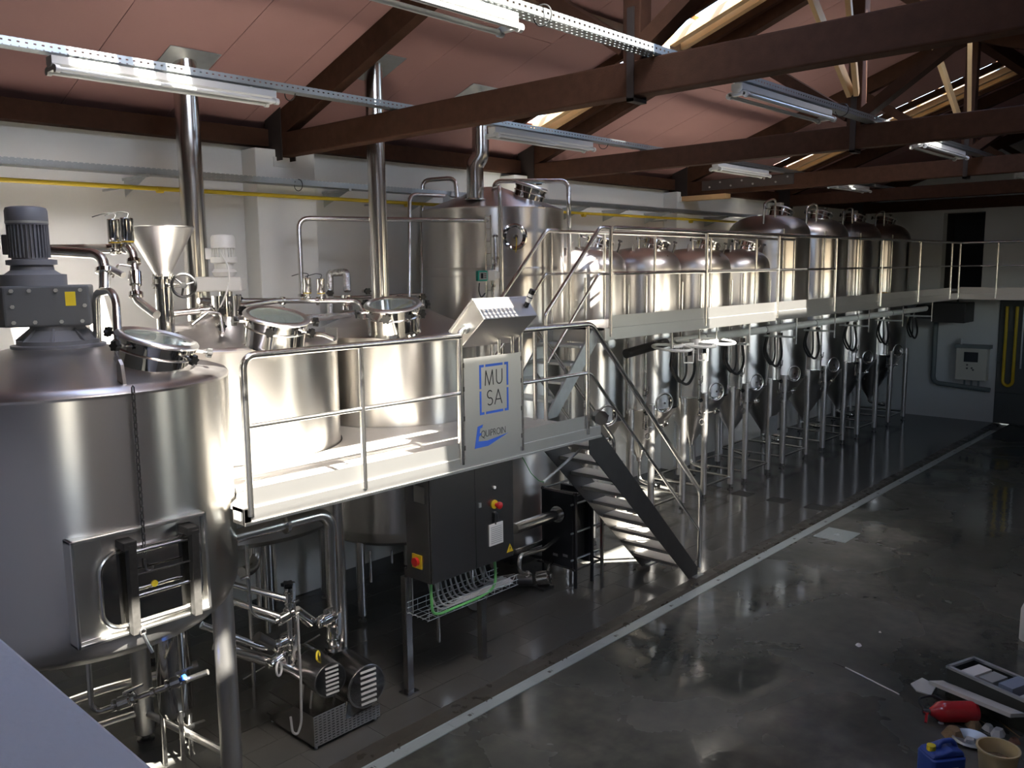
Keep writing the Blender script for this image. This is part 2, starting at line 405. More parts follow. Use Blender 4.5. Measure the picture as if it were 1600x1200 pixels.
for i in range(len(xs)-1):
    x0, x1 = xs[i], xs[i+1]
    for side in 'LR':
        lo, hi = (YL+.35, 3.6501) if side == 'L' else (3.6499, YR-.35)
        op = (SL if side == 'L' else SR).get((x0, x1), [])
        spans = []; a = lo
        for (p, q) in op: spans.append((a, p)); a = q
        spans.append((a, hi))
        for (p, q) in spans:
            slab(ce, x0, x1, p, q, .05, .09)
            if p-q > 3: mid = (6.15 if i % 2 else 5.6) if side == 'L' else 1.2; boards += [(x0, x1, p, mid), (x0, x1, mid, q)]
            else: boards.append((x0, x1, p, q))
        for (p, q) in op:
            ym = (p+q)/2; nrm = (0, -ROOF_K, -1) if side == 'L' else (0, ROOF_K, -1)
            portal((((x0+x1)/2), ym, roofz(ym)+.08), nrm, x1-x0, (p-q)*1.057)
ce = struct(ce.build('ceiling', 'roofsheet', smooth=0))
for (x0, x1, p, q) in boards:
    b = M(); slab(b, x0+.003, x1-.003, p-.003 if p < 8.8 else p, q+.003, .0, .045); b.build('panel', 'pink', ce, smooth=0)
# exposed laths and new rafters in the openings
for (x0, x1), rows in SL.items():
    p, q = rows[0]
    rf = thing('skylight_framing', {8.35: 'pale new timber rafters and laths in the roof opening between the first two trusses',
               15.6: 'pale timber laths in the far roof opening with thin bright slits',
               2.2: 'timber laths in the added, unseen roof opening above the mash tun'}[x0], 'roof framing', ((x0+x1)/2, (p+q)/2, roofz((p+q)/2)))
    wide = x1-x0
    for fx, wd, mt in ((.03, .06, 'oldwood'), (.45, .10, 'newwood'), (.70, .08, 'newwood'), (.97, .07, 'oldwood')):
        x = x0+fx*wide; r = M()
        slab(r, x-wd/2, x+wd/2, p+.1, q-.1, -.10, .0); r.build('rafter', mt, rf, smooth=0)
    if x0 != 2.2:
        r = M(); slab(r, x0+.47*wide, x0+.68*wide, p, q, .03, .05); r.build('board', 'insul', rf, smooth=0)
        r = M(); slab(r, x0+.72*wide, x0+.96*wide, p, q, .03, .05); r.build('board', 'roofsheet', rf, smooth=0)
    if x0 == 15.6:
        r = M(); slab(r, x0+.16*wide, x0+.44*wide, p, q, .03, .05); r.build('board', 'plank', rf, smooth=0)
    y = p-.25
    while y > q:
        r = M(); slab(r, x0, x0+wide*.47, y, y-.06, .04, .08); r.build('lath', 'plank', rf, smooth=0); y -= .42
# wall plate
wp = M().box(XN, XF, YL-.16, YL+.05, 5.02, 5.20).build('wall_plate', 'oldwood', smooth=0)
tag(wp, 'dark brown timber wall plate running along the top of the tray wall', 'beam')
tag(M().box(XN, XF, YR-.05, YR+.16, 5.02, 5.20).build('wall_plate', 'oldwood', smooth=0), 'dark timber wall plate on top of the windowed wall', 'beam')
rb = M().box(XN, XF, 3.57, 3.73, roofz(3.65)-.22, roofz(3.65)-.01)
tag(rb.build('ridge_beam', 'oldwood', smooth=0), 'dark ridge beam at the top of the pink roof', 'beam')
pu = M(); pu.box(1.3, 9.3, 5.55, 5.63, roofz(5.6)-.14, roofz(5.6)-.02)
tag(pu.build('purlin', 'plank', smooth=0), 'brown purlin board under the pink boards near the first truss', 'beam')

# trusses
def truss(x, label, extras=False):
    t = thing('roof_truss', label, 'roof truss', (x, 3.65, 4.9), 'timber roof trusses')
    w2 = .075
    tb = M().box(x-w2, x+w2, YR-.1, YL-.02, 4.90, 5.14).build('tie_beam', 'oldwood', t, smooth=0, bevel=.012)
    for s in (1, -1):
        Y = lambda y: y if s > 0 else 7.3-y
        r = M(); r.prism([(Y(8.45), 5.14), (Y(8.45), roofz(8.45)-.005), (Y(3.66), roofz(3.66)-.005), (Y(3.66), roofz(3.66)-.21), (Y(8.05), 5.14)],
                         lambda a, b, q: (x-.06+.12*q, a, b)); r.build('rafter', 'oldwood', t, smooth=0)
        st = M(); st.bar((x, Y(3.72), 5.24), (x, Y(5.15), roofz(5.15)-.2), .11, .15, (1, 0, 0)); st.build('strut', 'oldwood', t, smooth=0)
        bp = M()
        for dx in (-w2-.012, w2): bp.box(x+dx, x+dx+.012, *sorted((Y(8.4), Y(8.1))), 4.86, 5.42)
        bp.build('heel_strap', 'strap', t, smooth=0)
    M().box(x-.07, x+.07, 3.575, 3.725, 4.92, roofz(3.65)-.2).build('king_post', 'oldwood', t, smooth=0, bevel=.01)
    ks = M()
    for dx in (-.083, .075): ks.box(x+dx, x+dx+.008, 3.62, 3.68, 4.86, 5.5)
    ks.box(x-.083, x+.083, 3.62, 3.68, 4.86, 4.885)
    ks.build('king_strap', 'strap', t, smooth=0)
    for yy in (8.3, 7.2): pass
    cb = M().box(x-.12, x+.12, YL-.3, YL-.02, 4.80, 4.90).build('corbel', 'wall', t, smooth=0)
    if extras:
        for s in (1, -1):
            b = M(); b.bar((x-.09, 3.65+.03*s, 5.45), (x-1.15, 3.65+.25*s, roofz(3.9)-.1), .05, .09); b.build('brace', 'newwood', t, smooth=0)
    return t
TR = [1.25, 5.3, 9.35, 13.4, 17.45, 21.5]
truss(TR[0], 'dark timber roof truss above the parapet')
truss(TR[1], 'dark timber roof truss above the platform stairs, crossing the first flue')
truss(TR[2], 'dark timber roof truss with pale new braces, above the first small fermenters', True)
t3 = truss(TR[3], 'dark timber roof truss with bolted steel splice plate and pale braces', True)
truss(TR[4], 'dark timber roof truss above the tall fermenters')
truss(TR[5], 'dark timber roof truss against the end wall')
sp = M(); sp.box(TR[3]-.095, TR[3]-.077, 6.15, 7.8, 4.97, 5.13); sp.build('splice_plate', 'darksteel', t3, smooth=0)
M().box(TR[3]-.09, TR[3]+.09, 7.35, 8.3, 4.82, 4.90).build('packing_board', 'newwood', t3, smooth=0)
sb = M()
for q in range(8): sb.cyl((TR[3]-.105, 6.25+q*.2, 5.02 if q % 2 else 5.09), (TR[3]-.094, 6.25+q*.2, 5.02 if q % 2 else 5.09), .016, n=8)
sb.build('splice_bolts', 'galv', t3)
# ================================================================== cable trays, lamps, gas pipe
def tray(name, label, x0, x1, y, z, wd=.12, h=.055, zig=0.0):
    t = thing(name, label, 'cable tray', ((x0+x1)/2, y, z))
    M().box(x0, x1, y-wd/2, y+wd/2, z, z+.002).build('tray_floor', 'tray_floor', t, smooth=0)
    for s in (-1, 1):
        M().box(x0, x1, y+s*wd/2-.001, y+s*wd/2+.001, z, z+h).build('tray_side', 'tray_side', t, smooth=0)
    return t
tray('cable_tray', 'perforated galvanised tray carrying lamps, resting on the trusses over the tanks', 1.3, 20.9, 6.3, 5.15)
tray('cable_tray', 'perforated galvanised tray carrying lamps, running beside the truss king posts', 1.3, 20.9, 3.48, 5.15)
tray('cable_tray', 'perforated galvanised tray on brackets along the white wall', XN+.1, 20.5, 8.10, 4.60, .18, .06)
br = 0
for x in (3.7, 6.0, 7.3, 8.6, 10.4, 11.4, 12.6, 14.6, 16.2, 18.2):
    b = M(); b.bar((x, 8.5, 4.585), (x, 7.98, 4.585), .035, .025); b.prism([(8.49, 4.57), (8.03, 4.57), (8.49, 4.42)], lambda a, c, t, x=x: (x-.003+.006*t, a, c))
    tag(b.build('tray_bracket', 'galv', smooth=0), 'triangular steel bracket holding the wall cable tray above the yellow pipe', 'bracket', 'wall tray brackets')
gp = thing('gas_pipe', 'thin yellow gas pipe running the length of the white wall', 'pipe', (9, 8.36, 4.5))
M().tube([(XN+.1, 8.18, 4.47), (21, 8.18, 4.53)], .021, 10).build('pipe', 'yellow', gp)
for x in (3.9, 7.0, 10.5, 13.6, 16.5): M().cyl((x-.03, 8.18, 4.48), (x+.03, 8.18, 4.48), .032, n=10).build('coupling', 'yellow', gp); 
for x in (3.5, 6.6, 10.0, 12.8, 16): M().bar((x, 8.18, 4.47), (x, 8.5, 4.47), .02, .02).build('clip', 'galv', gp)
def lamp(x0, x1, y, z, label):
    t = thing('fluorescent_lamp', label, 'lamp', ((x0+x1)/2, y, z), 'twin tube lamps under the trays')
    b = M(); b.prism([(-.05, .07), (.05, .07), (.05, .02), (.025, .0), (-.025, .0), (-.05, .02)], lambda a, c, q: (x0+(x1-x0)*q, y+a, z+c))
    b.build('batten', 'lamp_white', t, smooth=0)
    for s in (-1, 1):
        M().cyl((x0+.03, y+s*.075, z-.02), (x1-.03, y+s*.075, z-.02), .017, n=12).build('tube', 'tube_glass', t)
    for x in (x0+.005, x1-.035):
        e = M()
        for s in (-1, 1): e.cyl((x, y+s*.075, z-.02), (x+.03, y+s*.075, z-.02), .026, n=12)
        e.box(x, x+.03, y-.07, y+.07, z-.025, z+.01); e.build('end_cap', 'lamp_white', t)
    h = M()
    for x in (x0+.2, x1-.2): h.box(x-.01, x+.01, y-.012, y+.012, z+.07, z+.085)
    h.build('clip', 'galv', t, smooth=0)
rowA = [(2.3, 4.0), (6.55, 8.2), (11.1, 12.65), (15.2, 16.8)]
rowB = [(2.15, 3.8), (6.45, 8.2), (10.8, 12.5), (15.7, 17.2)]
nm = ['in the first roof bay', 'in the second roof bay', 'in the third roof bay', 'in the far roof bay']
for (a, b), n_ in zip(rowA, nm): lamp(a, b, 6.3, 5.065, 'white twin-tube lamp under the tray over the tanks, '+n_)
for (a, b), n_ in zip(rowB, nm): lamp(a, b, 3.48, 5.065, 'white twin-tube lamp under the tray beside the king posts, '+n_)
for (x, y) in ((4.2, 6.36), (8.55, 6.36), (4.0, 3.42), (8.4, 3.42), (10.2, 6.36), (5.35, 8.02)):
    c = M(); c.torus((x, y, 5.16 if y < 8 else 4.6), .06, .004, (1, .2, 0))
    tag(c.build('cable_loop', 'black'), 'small black cable loop hanging at a cable tray', 'cable', 'cable loops on the trays')
# ================================================================== brewhouse vessels
def manway(parent, c, axis, r, h, knobs, glass=True, kr=.034, label=None, tube_seg=32):
    """neck with bolted ring, glass lid and star knobs"""
    c = Vector(c); ax = Vector(axis).normalized()
    mw = M().lathe([(r*1.03, -.03), (r, .0), (r, h-.02), (r*1.05, h-.02), (r*1.05, h)], c, tube_seg, ax).build('manway', 'polish', parent)
    if label: mw['label'] = label
    M().torus(c+ax*(h*.62), r*1.01, .008, ax, 32, 6).build('neck_band', 'pipe', mw)
    M().lathe([(r*.88, h+.002), (r*1.08, h+.002), (r*1.10, h+.014), (r*1.06, h+.028), (r*.98, h+.034), (r*.88, h+.022), (r*.88, h+.002)], c, tube_seg, ax, cap=False).build('lid_ring', 'lidsteel', mw)
    if glass: M().lathe([(r*.875, h+.006), (r*.875, h+.018)], c, tube_seg, ax).build('glass', 'glass', mw)
    else: M().lathe([(r*.8, h+.004), (r*.8, h+.022), (r*.5, h+.055), (.02, h+.07)], c, tube_seg, ax).build('lid', 'cone', mw)
    u, v = perp(ax)
    for t in knobs:
        d = u*math.cos(t)+v*math.sin(t)
        M().knob(c+d*(r*1.05+.075)+ax*(h-.03), d, kr, .03).build('knob', 'black', mw)
        M().cyl(c+d*(r*1.0)+ax*(h-.03), c+d*(r*1.05+.05)+ax*(h-.03), .012, n=8).build('swing_bolt', 'pipe', mw)
    return mw
def legs(parent, pts, ztop, r, matn='pipe', foot=True):
    for (x, y) in pts:
        l = M().cyl((x, y, .07), (x, y, ztop), r, n=20).build('leg', matn, parent)
        if foot:
            M().cyl((x, y, .0), (x, y, .02), r*.9, n=14).cyl((x, y, .02), (x, y, .07), r*.4, n=10).build('foot', 'darksteel', l)

# ---- mash tun
cx, cy, R = 2.13, 6.05, 1.05
t1 = thing('mash_tun', 'large brushed steel mash tun with grey agitator motor and rectangular side hatch', 'tank', (cx, cy, 0))
M().lathe([(.06, 1.30), (.70, 1.33), (.92, 1.38), (1.0, 1.45), (1.04, 1.54), (R, 1.64), (R, 2.985)], (cx, cy, 0), 96).build('body', 'tank', t1)
M().lathe([(R+.004, 2.985), (R+.006, 3.0), (R-.01, 3.025), (.98, 3.045), (.30, 3.215), (.27, 3.22)], (cx, cy, 0), 96).build('cone_top', 'cone', t1)
legs(t1, [(2.84, 5.42), (2.70, 6.52), (1.45, 6.70), (1.42, 5.40)], 1.62, .075, 'satin')
b = M()
for p, q in (((2.84, 5.42), (2.70, 6.52)), ((2.70, 6.52), (1.45, 6.70)), ((1.45, 6.70), (1.42, 5.40)), ((1.42, 5.40), (2.84, 5.42))):
    pass
for i, (p, q) in enumerate((((2.84, 5.42), (2.70, 6.52)), ((2.70, 6.52), (1.45, 6.70)), ((1.45, 6.70), (1.42, 5.40)))):
    M().cyl((*p, .24), (*q, .24), .028, n=10).build('brace', 'satin', t1)
# rectangular spent-grain hatch facing the hall
hx0, hx1, hz0, hz1, hy = cx-.41, cx+.41, 1.56, 2.20, 4.995
hf = M(); tk = .022
for a in ((hx0, hx0+tk, hz0, hz1), (hx1-tk, hx1, hz0, hz1), (hx0, hx1, hz0, hz0+tk), (hx0, hx1, hz1-tk, hz1)):
    hf.box(a[0], a[1], hy-.015, hy+.13, a[2], a[3])
hf.box(hx0+tk, hx1-tk, hy+.03, hy+.05, hz0+tk, hz1-tk)
hat = hf.build('side_hatch', 'lidsteel', t1, smooth=0, bevel=.006); hat['label'] = 'polished rectangular side hatch'
def rrect(w2, h2, r, n=6):
    pts = []
    for (sx, sy, a0) in ((1, 1, 0), (-1, 1, 90), (-1, -1, 180), (1, -1, 270)):
        for k in range(n+1):
            a = math.radians(a0+90*k/n); pts.append((sx*(w2-r)+r*math.cos(a), sy*(h2-r)+r*math.sin(a)))
    return pts
dc = (cx+.045, 1.85)
M().prism(rrect(.30, .225, .11), lambda a, c, t: (dc[0]+a, hy+.03-.035*t, dc[1]+c)).build('hatch_door', 'polish', hat, smooth=30, bevel=.01)
M().tube([(dc[0]+a, hy-.008, dc[1]+c) for a, c in rrect(.305, .23, .115)]+[(dc[0]+.305, hy-.008, dc[1]+.115)], .013, 8).build('door_rim', 'pipe', hat)
for ox in (-.10, .285):
    k = M(); k.bar((cx+ox, hy-.075, 2.13), (cx+ox, hy-.06, 1.575), .05, .055, (0, 1, 0)); k.box(cx+ox-.05, cx+ox+.03, hy-.10, hy+.03, 2.10, 2.15)
    k.build('clamp_bar', 'clampsteel', hat, smooth=0, bevel=.006)
k = M()
for z_, r_ in ((2.07, .012), (1.80, .011), (1.93, .006)): M().cyl((cx-.10, hy-.06, z_), (cx+.285, hy-.06, z_), r_, n=10).build('clamp_rod', 'polish' if r_ > .01 else 'black', hat)
k = M(); k.cyl((cx-.075, hy-.10, 1.58), (cx-.04, hy-.13, 1.46), .011, n=10); k.torus((cx-.075, hy-.1, 1.59), .018, .005, (0, 1, 0)); k.build('clamp_handle', 'pipe', hat)
M().cyl((cx+.055, hy-.006, 1.83), (cx+.055, hy-.012, 1.83), .020, n=16).build('dot_sticker', 'yellow_bright', hat)
# agitator drive on the cone
lft = -_r.copy(); lft.z = 0; lft.normalize(); fwd = Vector((_f.x, _f.y, 0)).normalized()
g0 = Vector((cx, cy, 0))
dv = M().lathe([(.27, 3.20), (.285, 3.21), (.285, 3.235), (.25, 3.24), (.25, 3.265), (.22, 3.27), (.165, 3.33), (.165, 3.36)], (cx, cy, 0), 32).build('agitator_drive', 'motor_grey', t1)
dv['label'] = 'grey agitator gear motor'
for q in range(8):
    a = q*math.pi/4+.3; d = V(math.cos(a), math.sin(a), 0)
    M().prism([(.16, 3.265), (.26, 3.265), (.165, 3.345)], lambda r_, z_, t, d=d: g0+d*r_+V(0, 0, z_)+d.cross(V(0, 0, 1))*(.012*(t-.5))).build('rib', 'motor_grey', dv, smooth=0)
ga = math.atan2(lft.y, lft.x)
T = Matrix.Translation(V(cx, cy, 3.36)+lft*.06) @ Matrix.Rotation(ga+math.radians(22), 4, 'Z')
gb = M(T); gb.prism([(-.27, -.20), (.20, -.20), (.27, -.12), (.27, .14), (.22, .20), (-.27, .20)], lambda a, c, t: (a, c, .0+.26*t))
gb.build('gearbox', 'grey_paint', dv, smooth=0, bevel=.012)
bl = M(T)
for (a, z) in ((-.22, .03), (-.10, .03), (.05, .03), (.17, .03), (-.22, .23), (-.08, .23), (.07, .23), (.17, .23), (-.24, .13), (.17, .13)):
    bl.cyl((a, -.20, z), (a, -.215, z), .013, n=6); bl.cyl((a, .20, z), (a, .215, z), .013, n=6)
bl.build('bolts', 'galv', dv)
M(T).box(-.19, -.13, .2005, .202, .13, .22).build('yellow_label', 'yellow_bright', dv, smooth=0)
mo = g0+lft*.145
M().lathe([(.20, 3.62), (.20, 3.69), (.165, 3.695), (.13, 3.72), (.125, 3.75), (.15, 3.755), (.15, 3.785), (.115, 3.79)], mo+lft*-.01, 28).build('motor_flange', 'motor_grey', dv)
mt = M().lathe([(.105, 3.785), (.105, 4.03)], mo, 24)
for q in range(32):
    a = 2*math.pi*q/32; d = V(math.cos(a), math.sin(a), 0); mt.bar(mo+d*.112+V(0, 0, 3.80), mo+d*.112+V(0, 0, 4.02), .005, .022, d)
mt.build('motor_body', 'motor_grey', dv)
M().lathe([(.122, 4.01), (.126, 4.02), (.126, 4.10), (.118, 4.12), (.09, 4.128), (.02, 4.128)], mo, 28).build('fan_cover', 'motor_grey', dv)
M().lathe([(.127, 4.02), (.128, 4.035)], mo, 28).build('cover_band', 'galv', dv)
bx = M(Matrix.Translation(mo) @ Matrix.Rotation(ga, 4, 'Z')); bx.box(.10, .15, -.05, .05, 3.82, 3.95); bx.build('terminal_box', 'motor_grey', dv, smooth=0, bevel=.006)
# round top manway leaning outwards
o1 = V(cx, cy, 0)+(-lft)*.66+(-fwd)*.14
ax1 = (V(0, 0, 1)*.95+(-lft)*.26+(-fwd)*.02).normalized()
manway(t1, (o1.x, o1.y, 3.075), ax1, .235, .19, [math.radians(a) for a in (15, 75, 150, 215, 290)], kr=.03)
lg = M(); q = cylhit(197, 590, cx, cy, 1.0)
rad = (V(q.x, q.y, 0)-V(cx, cy, 0)).normalized(); q = V(cx, cy, 0)+rad*.93
lg.prism([(-.03, 3.03), (.05, 3.03), (.03, 3.16), (.0, 3.19), (-.03, 3.16)], lambda a, z, t: V(q.x, q.y, z)+rad*a+rad.cross(V(0, 0, 1))*(.02*(t-.5)))
lg.build('lifting_lug', 'satin', t1, smooth=0)
s0 = P(238, 562, z=3.11); s0.z = .06; sv = M()
sv.cyl(s0+V(0, 0, 3.08), s0+V(.02, .0, 3.20), .016, n=10); sv.cyl(s0+V(-.05, 0, 3.09), s0+V(.06, 0, 3.09), .02, n=10); sv.build('sensor', 'polish', t1)
M().torus(s0+V(-.04, 0, 3.17), .035, .004, (.2, 1, .1)).build('sensor_cable', 'yellow', t1)
# pipe from cone (inverted U)
M().tube([PD(153, 560, 5.75), PD(150, 458, 5.75), PD(173, 454, 5.6), PD(181, 468, 5.5), PD(186, 556, 5.42)], .026, 12, .06).build('vent_pipe', 'pipe', t1)
M().torus(PD(185, 532, 5.44), .03, .009, (0, 0, 1)).build('pipe_clamp', 'pipe', t1)

# ---- hanging chain on the mash tun
ctop = cylhit(208, 612, cx, cy, R+.03); zt, zb = 3.02, 1.98
ch = thing('hanging_chain', 'thin steel chain with hook hanging down the mash tun side', 'chain', (ctop.x, ctop.y, zb))
lk = None; n_l = int((zt-zb)/.042)
for i in range(n_l):
    if lk is None:
        m_ = M(); m_.tube([(-.009, 0, -.016), (-.009, 0, .016), (0, 0, .027), (.009, 0, .016), (.009, 0, -.016), (0, 0, -.027), (-.009, 0, -.016)], .0045, 6)
        o = m_.build('link', 'darksteel', None); o.parent = ch; lk = o.data
    else:
        o = bpy.data.objects.new('link', lk); C.objects.link(o); o.parent = ch
    o.location = (0, 0, zt-zb-i*.042); o.rotation_euler = (0, 0, .4+(math.pi/2 if i % 2 else 0))
hk = M(); hk.tube([(ctop.x, ctop.y, zb+.02), (ctop.x, ctop.y, zb-.02), (ctop.x+.005, ctop.y-.005, zb-.05), (ctop.x+.03, ctop.y-.01, zb-.055), (ctop.x+.04, ctop.y-.012, zb-.03)], .006, 6, .02)
hk.build('hook', 'darksteel', ch)

# ---- lauter tun
cx, cy, R = 3.95, 7.2, 1.0
t2 = thing('lauter_tun', 'round brushed steel lauter tun behind the platform rail, glass-lidded manway on its cone', 'tank', (cx, cy, 0))
M().lathe([(.06, 1.36), (.95, 1.40), (R, 1.45), (R, 3.045)], (cx, cy, 0), 96).build('body', 'tank', t2)
M().lathe([(R+.003, 3.045), (R+.005, 3.06), (R-.02, 3.085), (.12, 3.30), (.10, 3.31)], (cx, cy, 0), 96).build('cone_top', 'cone', t2)
legs(t2, [(cx+.72, cy-.5), (cx-.55, cy-.62), (cx-.6, cy+.6), (cx+.65, cy+.55)], 1.45, .05)
manway(t2, PD(428, 533, 7.15)+V(0, 0, 0), (V(0, 0, 1)*.95-lft*.20-fwd*.17), .25, .20, [math.radians(a) for a in (20, 80, 140, 200, 260, 320)], kr=.036)
M().tube([PD(478, 522, 7.4), PD(505, 522, 7.3), PD(523, 530, 7.25)], .02, 10, .05).build('stub_pipe', 'pipe', t2)

# ---- kettle
cx, cy, R = 6.03, 7.33, .90
t3k = thing('brew_kettle', 'round brushed steel brew kettle between lauter tun and control console, upright glass manway', 'tank', (cx, cy, 0))
M().lathe([(.06, .80), (.77, .84), (.87, .90), (R, 1.0), (R, 3.0)], (cx, cy, 0), 96).build('body', 'tank', t3k)
M().lathe([(R+.003, 3.0), (R+.004, 3.02), (R-.02, 3.04), (.14, 3.36), (.12, 3.37)], (cx, cy, 0), 96).build('cone_top', 'cone', t3k)
legs(t3k, [(5.28, 7.08), (cx+.72, cy-.40), (cx+.6, cy+.6), (cx-.62, cy+.6)], 1.0, .048)
manway(t3k, PD(616, 513, 8.55), (V(0, 0, 1)*.96-fwd*.22), .262, .23, [math.radians(a) for a in (10, 70, 130, 190, 250, 310)], kr=.042)
M().box(cx-.90, cx-.89, cy-.2, cy-.0, 3.0, 3.12).build('clip_plate', 'satin', t3k, smooth=0)

# ---- hot liquor tank
cx, cy, R = 7.86, 7.56, .884
t4 = thing('hot_liquor_tank', 'tall brushed steel hot liquor tank with conical roof and porthole behind the stairs', 'tank', (cx, cy, 0))
M().lathe([(.06, .22), (.8, .25), (R, .33), (R, 4.385)], (cx, cy, 0), 96).build('body', 'tank', t4)
M().lathe([(R+.002, 4.385), (R+.003, 4.40), (R-.015, 4.41), (.14, 4.68), (.12, 4.69)], (cx, cy, 0), 96).build('cone_top', 'cone', t4)
M().lathe([(R+.001, 3.60), (R+.003, 3.605), (R+.003, 3.70), (R+.001, 3.705)], (cx, cy, 0), 96, cap=False).build('weld_band', 'tank', t4)
legs(t4, [(cx+.6, cy-.5), (cx-.6, cy-.5), (cx-.6, cy+.5), (cx+.6, cy+.5)], .33, .05)
mc = PD(824, 318, 10.5); mc.z = 4.50
manway(t4, mc, (V(0, 0, 1)*.93-lft*.28-fwd*.10), .19, .17, [], glass=True)
# side port: shallow funnel with thermometer
pc = cylhit(804, 370, cx, cy, R); pn = (V(pc.x, pc.y, 0)-V(cx, cy, 0)).normalized()
pt = M().lathe([(.15, -.02), (.155, .01), (.135, .015), (.06, -.03), (.03, -.03)], pc, 28, pn).build('porthole', 'polish', t4)
M().cyl(pc-pn*.03, pc+pn*.06, .022, n=12).build('probe', 'darksteel', pt)
M().tube([pc+pn*.05, pc+pn*.08-V(0, 0, .05), pc+pn*.04-V(0, 0, .18)], .006, 6, .03).build('probe_cable', 'yellow', pt)
# level gauge ladder and pipes on the wall of the tank
for px in (758, 766):
    a = cylhit(px, 330, cx, cy, R+.03); M().cyl((a.x, a.y, 4.30), (a.x, a.y, 3.0), .009, n=8).build('gauge_tube', 'pipe', t4)
for i in range(9):
    a = cylhit(758, 330, cx, cy, R+.03); c_ = cylhit(766, 330, cx, cy, R+.03); z = 4.28-i*.14
    M().cyl((a.x, a.y, z), (c_.x, c_.y, z), .005, n=6).build('gauge_rung', 'pipe', t4)
a = cylhit(771, 330, cx, cy, R+.10)
M().tube([PD(770, 316, 10.4), PD(770, 295, 10.4), PD(780, 292, 10.0), V(a.x+.05, a.y-.05, 4.6), V(a.x+.06, a.y-.06, 4.35), V(a.x+.06, a.y-.06, 2.6)], .022, 10, .08).build('spray_pipe', 'pipe', t4)
M().tube([PD(772, 310, 10.6), PD(772, 283, 10.6), PD(888, 283, 10.2), PD(889, 330, 10.2), V(P(889, 360, y=6.95).x, 6.95, 3.6), V(P(889, 360, y=6.95).x, 6.95, 1.2)], .028, 12, .10).build('overflow_pipe', 'pipe', t4)
M().tube([PD(714, 310, 10.75), PD(711, 278, 10.75), PD(660, 282, 10.8), PD(659, 330, 10.8), PD(660, 480, 10.8)], .028, 12, .10).build('vent_pipe', 'pipe', t4)
lu = PD(698, 312, 10.6); M().prism([(-.05, -.10), (.05, -.10), (.045, .03), (.0, .07), (-.045, .03)], lambda a, z, t: lu+lft*(-a)+V(0, 0, z)+fwd*(.02*t)).build('lifting_lug', 'white_plastic', t4, smooth=0)
M().tube([PD(640, 500, 10.0), PD(640, 310, 10.1), PD(646, 304, 10.15), PD(694, 306, 10.6)], .024, 10, .06).build('fill_pipe', 'pipe', t4)

# ---- flues
def flue(label, x, y, z0, r, jog=None):
    zt = roofz(y); t = thing('flue_pipe', label, 'flue', (x, y, z0), 'steel flues through the roof')
    if jog:
        M().tube([(x, y, z0), (x, y, jog-.05), (x+.05, y-.05, jog+.05), (x+.05, y-.05, zt+.04)], r, 24, .05).build('pipe', 'flue', t)
    else: M().cyl((x, y, z0), (x, y, zt+.04), r, n=28).build('pipe', 'flue', t)
    p = M(); s = .24
    p.add([(x+a, y+b, roofz(y+b)-.004+c) for c in (0, -.006) for a, b in ((-s, -s), (s, -s), (s, s), (-s, s))], [(0,1,2,3),(4,5,6,7),(0,1,5,4),(1,2,6,5),(2,3,7,6),(3,0,4,7)])
    p.build('roof_plate', 'galv', t, smooth=0)
    for z in (z0+.0, ): M().torus((x, y, z), r+.008, .012).build('collar', 'pipe', t)
    return t
flue('polished steel flue rising from the lauter tun through the roof', 3.94, 7.63, 3.2, .108)
flue('slim steel flue rising from the brew kettle through the roof', 5.70, 7.13, 3.2, .092)
flue('steel flue with a small offset bend rising from the hot liquor tank', 7.30, 7.30, 4.5, .10, 4.95)

# ---- grist hopper with hand wheel
hc = PD(255, 440, 7.15)
hp_ = thing('grist_hopper', 'open steel funnel hopper with black hand wheel above the tanks', 'hopper', (hc.x, hc.y, 3.2))
ztop = PD(255, 357, 7.15).z; zbt = PD(255, 432, 7.15).z
M().lathe([(.055, zbt), (.268, ztop), (.272, ztop+.004), (.272, ztop+.012), (.264, ztop+.01), (.05, zbt+.01)], (hc.x, hc.y, 0), 40, cap=False).build('funnel', 'satin', hp_)
b = M().lathe([(.09, zbt-.02), (.09, zbt), (.06, zbt), (.06, zbt-.06), (.095, zbt-.06), (.095, zbt-.085), (.07, zbt-.085), (.07, 3.20), (.10, 3.20), (.10, 3.12)], (hc.x, hc.y, 0), 24); b.build('valve_neck', 'polish', hp_)
wc = PD(287, 446, 7.0); wa = (CAM-wc).normalized()
wh = M().torus(wc, .092, .012, wa, 32, 8); u_, v_ = perp(wa)
for q in range(3):
    a = q*2*math.pi/3+.3; d = u_*math.cos(a)+v_*math.sin(a); wh.cyl(wc, wc+d*.09, .010, .008, n=8)
wh.cyl(wc-wa*.02, wc+wa*.03, .026, n=12); wh.build('hand_wheel', 'black', hp_)
M().cyl(wc, V(hc.x, hc.y, wc.z), .016, n=10).build('wheel_shaft', 'pipe', hp_)
for q in range(6):
    a = q*math.pi/3; M().cyl((hc.x+.085*math.cos(a), hc.y+.085*math.sin(a), zbt-.10), (hc.x+.085*math.cos(a), hc.y+.085*math.sin(a), zbt+.02), .009, n=6).build('flange_bolt', 'pipe', hp_)

